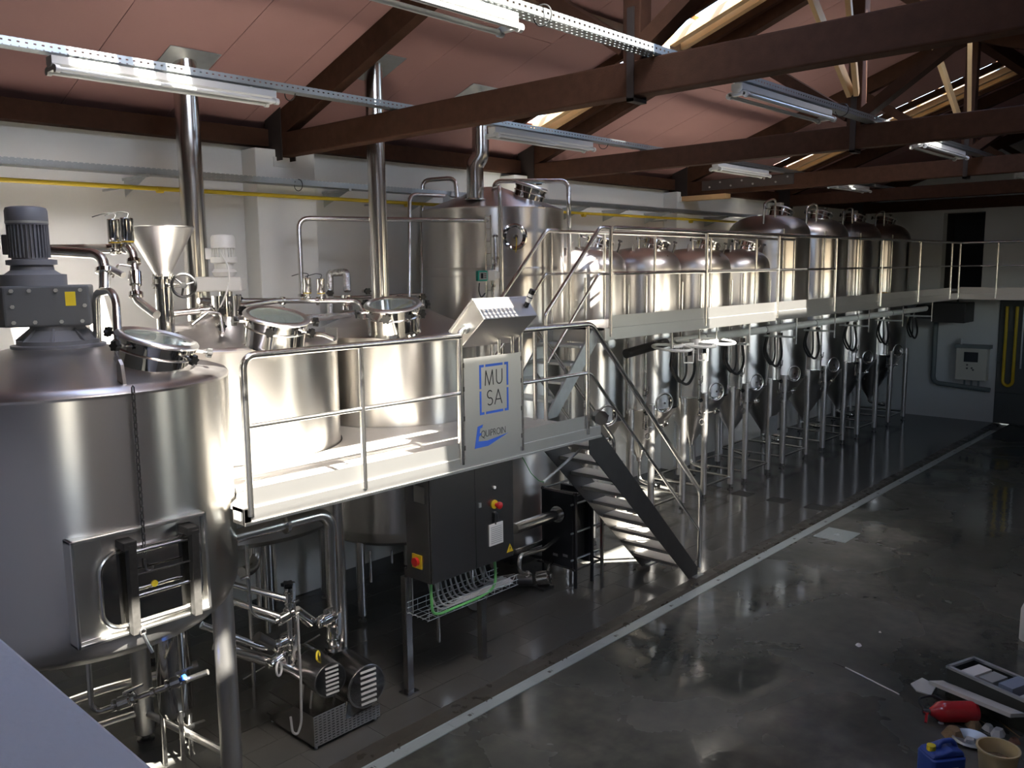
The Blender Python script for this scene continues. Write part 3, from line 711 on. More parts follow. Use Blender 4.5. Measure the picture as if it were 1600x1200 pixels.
# ---- small white agitator drive on the lauter tun
ac = V(3.95, 7.2, 0)+lft*-.03; za = lambda py: PD(355, py, 7.75).z
ag = thing('rake_motor', 'small white gear motor standing on the lauter tun cone', 'motor', (ac.x, ac.y, 3.3))
M().lathe([(.13, 3.28), (.13, za(462)), (.06, za(462)), (.06, za(455))], ac, 24).build('stand', 'polish', ag)
g = M(Matrix.Translation(V(ac.x, ac.y, za(455))+lft*.05) @ Matrix.Rotation(ga, 4, 'Z')); g.box(-.22, .20, -.08, .08, 0, .13); g.build('gearbox', 'white_motor', ag, smooth=0, bevel=.015)
M().lathe([(.09, za(432)), (.11, za(425)), (.085, za(420)), (.085, za(412)), (.115, za(410)), (.115, za(402))], ac, 24).build('flange', 'white_motor', ag)
m_ = M().lathe([(.085, za(403)), (.085, za(388))], ac, 20)
for q in range(20):
    a = 2*math.pi*q/20; d = V(math.cos(a), math.sin(a), 0); m_.bar(V(ac.x, ac.y, za(402))+d*.09, V(ac.x, ac.y, za(386))+d*.09, .006, .02, d)
m_.build('motor_body', 'white_motor', ag)
M().lathe([(.104, za(388)), (.104, za(372)), (.09, za(368)), (.02, za(367))], ac, 24).build('fan_cover', 'white_motor', ag)
g = M(Matrix.Translation(V(ac.x, ac.y, za(398))) @ Matrix.Rotation(ga, 4, 'Z')); g.box(.08, .15, -.05, .05, -.04, .06); g.build('terminal_box', 'white_motor', ag, smooth=0, bevel=.008)
M().tube([V(ac.x, ac.y, za(395))-lft*.02-fwd*.12, V(ac.x, ac.y, za(420))-lft*.1-fwd*.16, V(ac.x, ac.y, za(450))-lft*.08-fwd*.16, V(ac.x, ac.y, za(478))-lft*.02-fwd*.22], .007, 6, .08).build('motor_cable', 'white_plastic', ag)
# ================================================================== pipes and valves above the vessels
def actuator_valve(name, label, top, bot, r, group=None):
    """pneumatic valve: polished cylinder actuator on a clamp and body"""
    top, bot = Vector(top), Vector(bot)
    t = thing(name, label, 'valve', bot, group); h = top.z-bot.z
    c = (bot.x, bot.y, bot.z)
    M().lathe([(r*.95, h*.36), (r, h*.38), (r, h*.98), (r*.9, h)], c, 24).build('actuator', 'polish', t)
    M().lathe([(r*.5, h*.2), (r*.5, h*.28), (r*.8, h*.29), (r*.8, h*.36)], c, 20).build('yoke', 'pipe', t)
    M().lathe([(r*.55, 0), (r*.85, h*.02), (r*.85, h*.08), (r*.6, h*.1), (r*.85, h*.16), (r*.85, h*.2)], c, 20).build('valve_body', 'polish', t)
    M().torus((c[0], c[1], c[2]+h*.345), r*.82, .006).build('yellow_ring', 'yellow', t)
    M().tube([top, top+V(.02, 0, .04), top+lft*.05+V(0, 0, .05), top+lft*.16+V(0, 0, .02)], .004, 6, .02).build('air_line', 'black', t)
    return t
actuator_valve('actuated_valve', 'polished pneumatic valve with yellow ring, farther from the grist hopper', PD(178, 343, 6.3), PD(181, 398, 6.3), .047, 'pneumatic valves by the hopper')
actuator_valve('actuated_valve', 'polished pneumatic valve with yellow ring, right beside the grist hopper', PD(198, 341, 6.25), PD(201, 397, 6.25), .047, 'pneumatic valves by the hopper')
actuator_valve('actuated_valve', 'small pneumatic valve at the foot of the tall thin pipe behind the kettle', PD(480, 434, 8.9), PD(481, 470, 8.9), .042, 'pneumatic valves behind the kettle')
actuator_valve('actuated_valve', 'small pneumatic valve next to the foil-wrapped pipe loop', PD(501, 435, 8.85), PD(502, 470, 8.85), .042, 'pneumatic valves behind the kettle')
def pipe(name, label, pts, r, fil=.08, clamps=(), m='pipe', n=12, cat='pipe'):
    pts = [Vector(p) for p in pts]
    t = thing(name, label, cat, pts[-1]); M().tube(pts, r, n, fil).build('tube', m, t)
    for (i, f) in clamps:
        a, b = pts[i], pts[i+1]; c = a.lerp(b, f); d = (b-a).normalized()
        M().lathe([(r*1.05, -.018), (r*1.6, -.014), (r*1.6, .014), (r*1.05, .018)], c, 16, d).build('clamp', 'polish', t)
    return t
pipe('wort_pipe', 'thick steel pipe running sideways behind the mash tun motor', [PD(78, 389, 6.5), PD(195, 388, 6.3)], .034, 0)
pipe('wort_pipe', 'bent steel pipe dropping beside the grey gearbox', [PD(82, 392, 6.1), PD(150, 396, 6.0), PD(163, 408, 5.95), PD(163, 452, 5.9)], .036, .08, [(2, .35)])
pipe('wort_pipe', 'steel pipe with sight glass curving down below the actuated valves', [PD(201, 388, 6.2), PD(208, 395, 6.15), PD(211, 430, 6.1), PD(213, 468, 6.05), PD(245, 492, 5.9)], .030, .06, [(1, .4), (2, .1), (2, .8)])
M_ = M().cyl(PD(211, 425, 6.09), PD(212, 445, 6.07), .042, n=16)
tag(M_.build('sight_glass', 'polish'), 'ribbed steel sight glass on the pipe under the valves', 'sight glass')
pipe('vent_bracket', 'thin bent steel rod with handle beside the actuated valves', [PD(176, 434, 6.0), PD(184, 413, 6.0), PD(205, 416, 6.05)], .007, .02)
sw = M(); sw.cyl(PD(170, 418, 5.95), PD(193, 430, 5.9), .022, n=12); tag(sw.build('level_switch', 'satin'), 'small grey cylinder switch angled beside the bent pipe', 'switch')
pipe('steam_pipe', 'slim horizontal pipe joining the top of lauter tun and kettle', [PD(310, 470, 7.9), PD(480, 470, 8.9), PD(560, 470, 9.0), PD(570, 485, 8.95), PD(571, 500, 8.9)], .028, .08, [(0, .75), (1, .2), (1, .8)])
pipe('steam_pipe', 'tall pipe arch from behind the kettle over to the hot liquor tank', [PD(472, 468, 8.9), PD(466, 341, 8.9), PD(768, 345, 9.9), PD(773, 358, 9.9), PD(775, 415, 9.9)], .026, .12, [(0, .05), (3, .8), (3, .2)])
pipe('steam_pipe', 'lower pipe crossing behind the lauter tun manway', [PD(270, 490, 7.6), PD(380, 478, 7.9), PD(430, 470, 8.2)], .03, .05, [(0, .4)])
pipe('steam_pipe', 'dark thin pipe run behind the kettle along the wall', [PD(500, 466, 9.75), PD(580, 464, 10.1), PD(660, 460, 10.3)], .022, .0)
pipe('insulated_pipe', 'crinkled foil-wrapped pipe loop shaped like an arch behind the kettle', [PD(516, 500, 9.6), PD(515, 427, 9.6), PD(541, 425, 9.55), PD(543, 455, 9.5)], .042, .03, (), 'foil', 12)
fp = M().lathe([(.05, 0), (.065, .01), (.065, .05), (.045, .06), (.045, .12), (.06, .13), (.06, .17)], PD(542, 485, 9.5), 20)
tag(fp.build('pipe_union', 'polish'), 'polished flanged pipe union under the foil-wrapped arch', 'pipe fitting')
pipe('drain_pipe', 'insulated pipe lying between lauter tun cone and kettle cone', [PD(468, 497, 8.6), PD(512, 495, 8.9), PD(566, 489, 9.2)], .035, 0, (), 'foil')
def handvalve(p, d, label, group, r=.034):
    p = Vector(p); t = thing('hand_valve', label, 'valve', p, group)
    M().knob(p, d, r, .03).build('knob', 'black', t); M().cyl(p-Vector(d).normalized()*.05, p-Vector(d).normalized()*.11, .022, n=12).build('valve_body', 'polish', t)
for (px, py, dp) in ((345, 487, 7.5), (346, 510, 7.2), (372, 466, 7.9), (515, 458, 9.5), (574, 455, 9.8), (600, 458, 10.0), (660, 464, 10)):
    handvalve(PD(px, py, dp), (-fwd*.6-lft*.4), 'black star-knob hand valve on the pipework behind the lids', 'star-knob valves behind the lids')
pipe('sample_rod', 'thin curved rods and valve between hopper and lauter lid', [PD(300, 508, 7.1), PD(325, 488, 7.2), PD(345, 490, 7.2), PD(349, 520, 7.1)], .012, .03)

# flow transmitter on the hot liquor tank
ft_ = thing('flow_transmitter', 'teal and white flow transmitter mounted in front of the hot liquor tank', 'instrument', PD(760, 432, 9.75))
T = Matrix.Translation(PD(760, 431, 9.75)) @ Matrix.Rotation(math.atan2(_r.y, _r.x)+.35, 4, 'Z')
a = M(T); a.box(-.115, .0, -.05, .05, -.06, .06); a.build('display_housing', 'teal', ft_, smooth=0, bevel=.012)
a = M(T); a.box(-.10, -.015, -.056, -.05, -.042, .042); a.build('display', 'grey_cable', ft_, smooth=0)
a = M(T); a.box(-.085, -.055, -.058, -.056, -.028, .03); a.build('readout', 'screen', ft_, smooth=0)
a = M(T)
for q in range(6): a.box(-.045+.014*(q % 2), -.035+.014*(q % 2), -.058, -.056, .018-.02*(q//2), .028-.02*(q//2))
a.build('keys', 'screen', ft_, smooth=0)
a = M(T); a.box(.0, .10, -.05, .05, -.055, .065); a.box(.06, .15, -.045, .045, -.035, .045); a.build('sensor_body', 'white_plastic', ft_, smooth=0, bevel=.01)
M().tube([PD(749, 442, 9.7), PD(748, 455, 9.7), PD(752, 466, 9.7), PD(758, 458, 9.7)], .008, 6, .04).build('cable', 'black', ft_)
pipe('meter_pipe', 'pair of clamps and thin pipe under the flow transmitter', [PD(772, 412, 9.9), PD(770, 470, 9.9), PD(770, 520, 9.9)], .018, 0, [(0, .05), (0, .6)])
# ================================================================== lower platform
PY, DZ = 5.13, 2.12
lp = thing('brewing_platform', 'raised steel working platform with chequer deck and tube railing in front of the tanks', 'platform', (4.8, PY, 0))
def yfront(x):
    y = 8.2
    for (a, b, r) in ((2.13, 6.05, 1.05), (3.95, 7.2, 1.0), (6.03, 7.33, .90), (7.86, 7.56, .884)):
        r += .015
        if abs(x-a) < r: y = min(y, b-math.sqrt(r*r-(x-a)**2))
    return y
d = M(); nx = 90; X0, X1 = 2.87, 6.72
xs_ = [X0+(X1-X0)*i/nx for i in range(nx+1)]; vs = []
for x in xs_:
    yb = min(yfront(x), 7.3)
    if x > 6.55: yb = min(yb, 6.45)
    vs += [(x, PY, DZ), (x, yb, DZ), (x, PY, DZ-.03), (x, yb, DZ-.03)]
fs = []
for i in range(nx):
    a, b = 4*i, 4*i+4
    fs += [(a, b, b+1, a+1), (a+2, a+3, b+3, b+2), (a, a+2, b+2, b), (a+1, b+1, b+3, a+3)]
fs += [(0, 1, 3, 2), (4*nx, 4*nx+2, 4*nx+3, 4*nx+1)]
d.add(vs, fs).build('deck', 'checker', lp, smooth=0)
M().box(X0, X1+.12, PY-.02, PY, DZ-.12, DZ-.005).build('edge_channel', 'satin', lp, smooth=0, bevel=.004)
M().box(X0, X1+.12, PY-.035, PY-.02, DZ-.12, DZ-.10).build('channel_lip', 'satin', lp, smooth=0)
for a, b in ((2.92, 4.88), (5.68, 6.60)):
    M().box(a, b, PY-.008, PY-.002, DZ-.01, DZ+.125).build('toe_board', 'satin', lp, smooth=0)
M().box(X0, X0+.05, PY-.02, PY+.13, DZ-.12, DZ-.005).build('end_channel', 'darksteel', lp, smooth=0)
M().box(X0-.012, X0, PY+.02, PY+.10, DZ-.09, DZ-.03).build('earth_lug', 'galv', lp, smooth=0)
for x in (3.4, 4.2, 5.9, 6.5): M().box(x-.04, x+.04, PY, PY+1.0, DZ-.10, DZ-.03).build('joist', 'satin', lp, smooth=0)
ZR, ZM = 3.145, 2.67
for x in (3.88, 4.90, 5.65, 6.62):
    M().cyl((x, PY-.02, DZ-.06), (x, PY-.02, ZR), .021, n=14).build('post', 'pipe', lp)
M().tube([(2.92, PY-.02, DZ-.06), (2.92, PY-.02, ZR), (4.90, PY-.02, ZR)], .025, 14, .10, 8).build('handrail', 'pipe', lp)
M().cyl((2.92, PY-.02, ZM), (4.90, PY-.02, ZM), .017, n=12).build('mid_rail', 'pipe', lp)
# right-hand bay flows into the lower stair
M().tube([(5.65, PY-.02, ZR), (6.68, PY-.02, ZR), (8.81, PY-.02, 1.03), (8.81, PY-.02, .10)], .025, 14, .08, 6).build('handrail', 'pipe', lp)
M().tube([(5.65, PY-.02, ZM), (6.66, PY-.02, ZM), (8.79, PY-.02, .57)], .017, 12, .06).build('mid_rail', 'pipe', lp)
# legs under the deck
for (x, y) in ((6.6, 5.3), (6.6, 6.3), (3.0, 5.22)):
    pass
# ---- lower stair
ls = thing('platform_stair', 'steel stair with perforated treads going down from the platform to the tiles', 'stairs', (8.7, 5.47, 0))
SX0, SZ0, SX1 = 6.72, 2.06, 8.78
for y in (PY, 5.80):
    m_ = M(); hgt = .20
    m_.prism([(SX0-.05, SZ0+.03), (SX0+.10, SZ0+.03), (SX1+.02, .10), (SX1+.02, .0), (SX1-.17, .0), (SX0-.05, SZ0-.20)], lambda a, b, t, y=y: (a, y-.004+.008*t, b))
    for (za, zb) in ((0, .008),):
        pass
    m_.build('stringer', 'darksteel', ls, smooth=0)
    M().box(SX1-.10, SX1+.08, y-.06, y+.06, 0, .012).build('foot_plate', 'galv', ls, smooth=0)
nt_ = 9; tr = None
for i in range(nt_):
    f = (i+1)/(nt_+1); z = SZ0*(1-f)+.03; x = SX0+.02+(SX1-SX0-.1)*f
    m_ = M(); m_.box(x-.12, x+.13, PY+.006, 5.794, z-.004, z); m_.box(x+.126, x+.13, PY+.006, 5.794, z-.035, z); m_.box(x-.12, x-.116, PY+.006, 5.794, z-.035, z)
    m_.build('tread', 'checker', ls, smooth=0)
M().tube([(6.66, 5.83, DZ), (6.66, 5.83, 3.10), (8.05, 5.83, 1.70), (8.10, 5.83, .72)], .022, 12, .06).build('far_handrail', 'pipe', ls)
M().cyl((6.66, 5.83, 2.62), (8.08, 5.83, 1.2), .016, n=10).build('far_mid_rail', 'pipe', ls)
# ---- upper stair from the platform to the walkway
us = thing('walkway_stair', 'short aluminium stair rising from the brewing platform to the upper walkway', 'stairs', (7.1, 6.05, DZ))
UZ, WY0, WY1 = 3.03, 5.66, 6.62
for y in (5.76, 6.40):
    m_ = M(); m_.prism([(6.72, DZ+.0), (6.92, DZ+.0), (7.72, UZ-.06), (7.72, UZ+.0), (7.55, UZ+.0)], lambda a, b, t, y=y: (a, y-.012+.024*t, b)); m_.build('stringer', 'galv', us, smooth=0)
for i in range(4):
    f = (i+1)/5; z = DZ+(UZ-DZ)*f; x = 6.80+.83*f
    M().box(x-.12, x+.12, 5.775, 6.385, z-.03, z).build('tread', 'galv', us, smooth=0, bevel=.004)
for y in (5.70, 6.46):
    x0 = 6.68; M().tube([(x0, y, DZ), (x0, y, 3.22), (7.60, y, 4.12), (7.80, y, 4.12)], .023, 12, .06).build('handrail', 'pipe', us)
    M().tube([(x0+.02, y, 2.72), (7.58, y, 3.62), (7.80, y, 3.62)], .016, 10, .05).build('mid_rail', 'pipe', us)
# ================================================================== upper walkway
wk = thing('upper_walkway', 'long elevated steel walkway with tube railing along the fermenters and the end wall', 'walkway', (14, WY0, 0))
def bank(x): return WY1
M().box(7.62, 21.98, WY0, WY1, UZ-.03, UZ).build('deck', 'checker', wk, smooth=0)
M().box(20.6, 21.98, -1.1, WY0, UZ-.03, UZ).build('deck', 'checker', wk, smooth=0)
M().box(7.62, 20.60, WY0-.02, WY0, 2.89, UZ-.005).build('edge_channel', 'satin', wk, smooth=0, bevel=.004)
M().box(20.58, 20.60, -1.1, WY0-.02, 2.89, UZ-.005).build('edge_channel', 'satin', wk, smooth=0, bevel=.004)
M().box(7.62, 21.9, WY1, WY1+.02, 2.89, UZ-.005).build('edge_channel', 'satin', wk, smooth=0)
M().box(7.62, 7.64, WY0, WY1, 2.86, UZ-.005).build('end_channel', 'satin', wk, smooth=0)
fposts = [7.72, 9.77, 11.80, 13.85, 15.9, 17.95, 20.0]
for a, b in zip(fposts, fposts[1:]):
    M().box(a+.03, b-.02, WY0-.012, WY0-.006, UZ-.01, UZ+.13).build('toe_board', 'satin', wk, smooth=0)
M().box(20.59, 20.596, -1.1, WY0-.05, UZ-.01, UZ+.13).build('toe_board', 'satin', wk, smooth=0)
for x in fposts+[20.59]: M().cyl((x, WY0-.02, 2.93), (x, WY0-.02, 4.12), .021, n=12).build('post', 'pipe', wk)
for y in (4.9, 4.1, 3.3, 2.5, 1.7): M().cyl((20.59, y, 2.93), (20.59, y, 4.12), .021, n=10).build('post', 'pipe', wk)
M().tube([(7.80, WY0-.02, 4.12), (20.59, WY0-.02, 4.12), (20.59, -1.0, 4.12)], .025, 12, .06).build('handrail', 'pipe', wk)
M().tube([(7.80, WY0-.02, 3.62), (20.59, WY0-.02, 3.62), (20.59, -1.0, 3.62)], .017, 10, .03).build('mid_rail', 'pipe', wk)
bposts = [7.85, 8.9, 10.05, 11.55, 13.0, 14.4]
for x in bposts: M().cyl((x, WY1-.02, UZ), (x, WY1-.02, 4.12), .019, n=10).build('post', 'pipe', wk)
M().cyl((7.80, WY1-.02, 4.12), (14.4, WY1-.02, 4.12), .022, n=10).build('back_handrail', 'pipe', wk)
M().cyl((7.80, WY1-.02, 3.62), (14.4, WY1-.02, 3.62), .015, n=10).build('back_mid_rail', 'pipe', wk)
for x in (9.2, 11.6, 14.35, 16.05, 17.82, 19.65):   # supports stand between the fermenters
    M().bar((x, WY0, 2.93), (x, WY1, 2.93), .05, .08).build('crossbeam', 'satin', wk, smooth=0)
tag(M().prism([(0, 0), (.30, .0), (.22, .07), (.05, .10)], lambda a, b, t: (16.2+a*3.2, 5.70+.12*t, UZ+.01+b*1.3)).build('folded_cloth', 'ochre', smooth=0), 'ochre yellow cloth lying on the walkway by the toe board', 'cloth')

# ================================================================== sign sheet, console, cabinet
sg = thing('brand_sign', 'steel sign sheet reading MU SA and EQUIPROIN in the platform rail', 'sign', (5.28, PY-.03, 2.1))
M().box(4.925, 5.635, PY-.034, PY-.030, 2.10, 2.955).build('sheet', 'satin', sg, smooth=0)
cl = M()
for x in (4.915, 5.64):
    for z in (2.2, 2.45, 2.7, 2.9): cl.box(x-.012, x+.012, PY-.038, PY-.018, z-.02, z+.02)
cl.build('clips', 'darksteel', sg, smooth=0)
SYF = PY-.0355
def flat(poly, name, m): return M().prism(poly, lambda a, b, t: (a, SYF+.0012-.0012*t, b)).build(name, m, sg, smooth=0)
bx0, bx1, bz0, bz1, bt_ = 5.105, 5.465, 2.455, 2.885, .022
def rect(a, b, c, d): return [(a, c), (b, c), (b, d), (a, d)]
mz = (bz0+bz1)/2
flat(rect(bx0, bx0+bt_, mz+.01, bz1), 'frame_bar', 'sign_blue'); flat(rect(bx0, bx0+bt_, bz0, mz-.01), 'frame_bar', 'sign_blue')
flat(rect(bx1-bt_, bx1, mz+.01, bz1), 'frame_bar', 'sign_blue'); flat(rect(bx1-bt_, bx1, bz0, mz-.01), 'frame_bar', 'sign_blue')
flat(rect(bx0+.075, bx1-.07, bz1-bt_, bz1), 'frame_bar', 'sign_blue'); flat(rect(bx0+.075, bx1-.07, bz0, bz0+bt_), 'frame_bar', 'sign_blue')
for (a, b) in ((bx0+bt_, bx0+.055), (bx1-.05, bx1-bt_)):
    flat(rect(a, b, bz1-bt_, bz1), 'frame_bar', 'sign_blue'); flat(rect(a, b, bz0, bz0+bt_), 'frame_bar', 'sign_blue')
def strokes(segs, wd, name):
    m_ = M()
    for (a, b, c, d) in segs:
        p, q = Vector((a, 0, b)), Vector((c, 0, d)); dd = (q-p).normalized(); n_ = Vector((-dd.z, 0, dd.x))*(wd/2); p -= dd*wd*.3; q += dd*wd*.3
        vs = [(v.x, SYF+.0012-.0012*t, v.z) for t in (0, 1) for v in (p-n_, q-n_, q+n_, p+n_)]
        m_.add(vs, [(0,1,2,3),(4,5,6,7),(0,1,5,4),(1,2,6,5),(2,3,7,6),(3,0,4,7)])
    return m_.build(name, 'ink', sg, smooth=0)
def arc(cx_, cz_, rx, rz, a0, a1, n=10):
    p = [(cx_+rx*math.cos(math.radians(a0+(a1-a0)*i/n)), cz_+rz*math.sin(math.radians(a0+(a1-a0)*i/n))) for i in range(n+1)]
    return [(*p[i], *p[i+1]) for i in range(n)]
lw = .0095; zA, zB = 2.705, 2.83
strokes([(5.175, zA, 5.185, zB), (5.185, zB, 5.225, zA), (5.225, zA, 5.265, zB), (5.265, zB, 5.275, zA)], lw, 'letter_m')
strokes([(5.315, zB, 5.315, zA+.04), (5.385, zA+.04, 5.385, zB)]+arc(5.35, zA+.04, .035, .04, 180, 360), lw, 'letter_u')
zA, zB = 2.53, 2.655
strokes(arc(5.23, zB-.033, .030, .033, 40, 270, 12)+arc(5.23, zA+.031, .033, .031, 90, -140, 12), lw, 'letter_s')
strokes([(5.29, zA, 5.335, zB), (5.335, zB, 5.38, zA), (5.307, zA+.04, 5.363, zA+.04)], lw, 'letter_a')
flat([(5.035, 2.175), (5.075, 2.36), (5.14, 2.372), (5.13, 2.345), (5.105, 2.34), (5.098, 2.30), (5.12, 2.30), (5.115, 2.28), (5.092, 2.275), (5.083, 2.232), (5.19, 2.222), (5.46, 2.255), (5.20, 2.175)], 'emblem', 'sign_blue')
fc = bpy.data.curves.new('maker_name', 'FONT'); fc.body = 'QUIPROIN'; fc.size = .088; fc.extrude = .0005; fc.space_character = .92; fc.offset = -.0012
fo = bpy.data.objects.new('tmp_text', fc); C.objects.link(fo); bpy.context.view_layer.update()
me = bpy.data.meshes.new_from_object(fo.evaluated_get(bpy.context.evaluated_depsgraph_get())); bpy.data.objects.remove(fo)
me.transform(Matrix.Translation(V(5.112, SYF+.0006, 2.258)) @ Matrix.Rotation(math.pi/2, 4, 'X') @ Matrix.Diagonal((.80, 1, 1, 1))); me.transform(Matrix.Translation(-ORG[sg.name]))
me.materials.clear(); me.materials.append(MATS['ink']); to = bpy.data.objects.new('lettering', me); C.objects.link(to); to.parent = sg

# operator console (tilted box seen from behind)
hm = thing('control_console', 'tilted steel operator console box mounted above the sign sheet', 'control console', (5.3, 5.1, 3.1))
prof = [(5.02, 3.44), (4.90, 3.285), (5.185, 3.035), (5.31, 3.165)]
M().prism(prof, lambda a, b, t: (4.98+.66*t, a, b)).build('housing', 'satin', hm, smooth=0, bevel=.006)
M().prism([(5.02+.008, 3.452), (5.015, 3.437), (5.30, 3.158), (5.317, 3.172)], lambda a, b, t: (4.965+.69*t, a, b)).build('front_flange', 'satin', hm, smooth=0)
M().box(5.1, 5.5, 5.165, 5.168, 3.30, 3.31)
M().tube([(4.98, 5.12, 3.20), (4.93, 5.12, 3.19), (4.905, 5.12, 3.15), (4.90, 5.12, 3.05), (4.90, 5.12, 2.2)], .026, 12, .05).build('conduit_arm', 'pipe', hm)
M().cyl((4.955, 5.12, 3.197), (4.98, 5.12, 3.20), .042, n=16).build('gland', 'galv', hm)
M().cyl((5.55, 5.12, 2.12), (5.55, 5.12, 3.1), .016, n=10).build('stay', 'pipe', hm); M().cyl((5.4, 5.14, 2.12), (5.4, 5.14, 3.08), .014, n=10).build('stay', 'pipe', hm)
bd = V(.10, -.42, .9).normalized(); b0 = V(5.595, 4.955, 3.37); b0 = V(5.56, 4.965, 3.365)
bc = thing('signal_beacon', 'small black and white signal beacon on the console corner', 'beacon', b0)
M().cyl(b0, b0+bd*.045, .021, n=16).build('base', 'black', bc); M().cyl(b0+bd*.045, b0+bd*.085, .026, n=16).build('lens', 'white_plastic', bc)
M().cyl(b0+bd*.085, b0+bd*.095, .027, n=16).build('ring', 'black', bc); M().cyl(b0+bd*.095, b0+bd*.12, .026, n=16).build('lens', 'white_plastic', bc); M().cyl(b0+bd*.12, b0+bd*.16, .027, n=16).build('cap', 'black', bc)

cb = thing('electric_cabinet', 'dark stainless two-door electric cabinet on legs under the platform', 'cabinet', (5.1, 5.33, 0))
M().box(4.59, 5.60, 5.20, 5.50, 1.07, 1.985).build('body', 'cabsteel', cb, smooth=0, bevel=.006)
dl = M().box(4.592, 5.108, 5.175, 5.197, 1.075, 1.98).build('door', 'cabsteel', cb, smooth=0, bevel=.005)
dr_ = M().box(5.112, 5.598, 5.175, 5.197, 1.075, 1.98).build('door', 'cabsteel', cb, smooth=0, bevel=.005)
M().box(5.15, 5.175, 5.165, 5.175, 1.62, 1.66).build('lock', 'galv', dr_, smooth=0)
M().cyl((5.345, 5.175, 1.765), (5.345, 5.16, 1.765), .014, n=14).build('pilot_lamp', 'white_plastic', dr_)
M().cyl((5.345, 5.175, 1.61), (5.345, 5.165, 1.61), .040, n=20).build('stop_plate', 'yellow', dr_)
M().lathe([(.016, 0), (.016, .03), (.032, .034), (.032, .055), (.025, .06)], (5.36, 5.168, 1.605), 20, (0, -1, 0)).build('stop_button', 'red', dr_)
ky = M(); ky.cyl((5.35, 5.175, 1.53), (5.35, 5.155, 1.53), .012, n=10); ky.box(5.335, 5.345, 5.15, 5.16, 1.43, 1.53); ky.box(5.358, 5.366, 5.15, 5.16, 1.45, 1.53); ky.build('key', 'darksteel', dr_, smooth=0)
vp_ = M().box(5.27, 5.45, 5.166, 5.175, 1.235, 1.435).build('vent_grille', 'white_plastic', dr_, smooth=0, bevel=.004)
for q in range(9): M().box(5.29, 5.43, 5.162, 5.166, 1.258+q*.018, 1.266+q*.018).build('louvre', 'grey_cable', vp_, smooth=0) if False else None
lv = M()
for q in range(9): lv.box(5.29, 5.43, 5.163, 5.166, 1.256+q*.018, 1.263+q*.018)
lv.build('louvres', 'grey_cable', dr_, smooth=0)
wt = M(); wt.prism([(5.50, 1.12), (5.585, 1.12), (5.5425, 1.20)], lambda a, b, t: (a, 5.1745-.002*t, b)); wt.build('warning_triangle', 'yellow', dr_, smooth=0)
M().prism([(5.548, 1.18), (5.535, 1.155), (5.542, 1.155), (5.535, 1.13), (5.553, 1.162), (5.545, 1.162)], lambda a, b, t: (a, 5.1722-.001*t, b)).build('flash_mark', 'ink', dr_, smooth=0)
M().box(4.582, 4.59, 5.30, 5.42, 1.18, 1.30).build('switch_plate', 'yellow', cb, smooth=0)
M().cyl((4.582, 5.36, 1.24), (4.555, 5.36, 1.24), .038, n=18).build('main_switch', 'red', cb)
sn = M(); sn.box(4.586, 4.59, 5.25, 5.38, 1.76, 1.90); sn.build('side_plate', 'satin', cb, smooth=0)
for (x, y) in ((4.60, 5.53), (5.52, 5.53)):
    l = M().box(x-.035, x+.035, y-.03, y+.03, .01, 1.07).build('leg', 'cabsteel', cb, smooth=0, bevel=.004)
    M().box(x-.07, x+.07, y-.06, y+.06, 0, .012).build('foot_plate', 'cabsteel', l, smooth=0)
M().box(4.6, 5.52, 5.50, 5.55, 1.07, 1.13).build('stand_rail', 'cabsteel', cb, smooth=0)
tag(M().box(5.28, 5.36, 6.30, 6.33, 1.45, 1.95).build('side_panel', 'cabsteel', smooth=0), 'dark steel junction panel hanging behind the electric cabinet', 'panel')

# wire basket with the cabinet's cables
wb = thing('wire_basket', 'wire mesh cable basket hanging under the electric cabinet', 'cable tray', (5.1, 5.36, .7))
wm = M(); Y0, Y1, Z0 = 5.24, 5.50, .74
for y in (Y0, Y0+.065, Y0+.13, Y0+.195, Y1): wm.cyl((4.58, y, Z0), (5.72, y, Z0), .003, n=6)
for z in (Z0+.05, Z0+.1): wm.cyl((4.58, Y0, z), (5.72, Y0, z), .003, n=6); wm.cyl((4.58, Y1, z), (5.72, Y1, z), .003, n=6)
for i in range(12):
    x = 4.6+i*.1; wm.tube([(x, Y0, Z0+.1), (x, Y0, Z0), (x, Y1, Z0), (x, Y1, Z0+.1)], .003, 6)
wm.build('mesh', 'galv', wb)
for x in (4.62, 5.5): M().cyl((x, 5.47, Z0), (x, 5.47, 1.07), .005, n=6).build('hanger', 'galv', wb)
random.seed(3)
for i in range(12):
    x = 4.68+i*.072; dx = .10+.05*random.random(); dz = Z0+.012+.03*random.random(); yy = 5.28+.012*i+.02*random.random()
    c = M().tube([(x, yy+.05, 1.07), (x-.01, yy, .93), (x+.03, yy-.01, dz+.05), (x+dx, yy, dz), (5.70, yy+.01, dz)], .009, 8, .09)
    tag(c.build('power_cable', 'grey_cable'), 'grey cable looping from the electric cabinet into the wire basket', 'cable', 'grey cables under the cabinet')
g = M().tube([(4.65, 5.26, 1.07), (4.62, 5.23, .95), (4.63, 5.23, .80), (4.72, 5.235, .765), (5.25, 5.245, .765), (5.42, 5.25, .80), (5.46, 5.28, .95), (5.46, 5.3, 1.07)], .013, 8, .07)
tag(g.build('earth_cable', 'green_cable'), 'thick green earth cable lying along the wire basket', 'cable')
fm = thing('cabinet_drain', 'short grey pipe with valve below the electric cabinet', 'pipe', (5.3, 5.9, 0))
M().cyl((5.25, 5.85, .15), (5.25, 5.85, .75), .022, n=10).build('tube', 'pipe', fm)
cw = M(); cw.tube([P(812, 706, y=5.2), P(830, 740, y=5.25), P(843, 752, y=5.28), P(849, 753, y=5.3)], .004, 6, .05)
tag(cw.build('earth_wire', 'green_cable'), 'thin green wire hanging from the platform edge to a white tube', 'cable')
wt_ = M().cyl(P(849, 753, y=5.3), P(923, 688, y=5.45), .014, n=10)
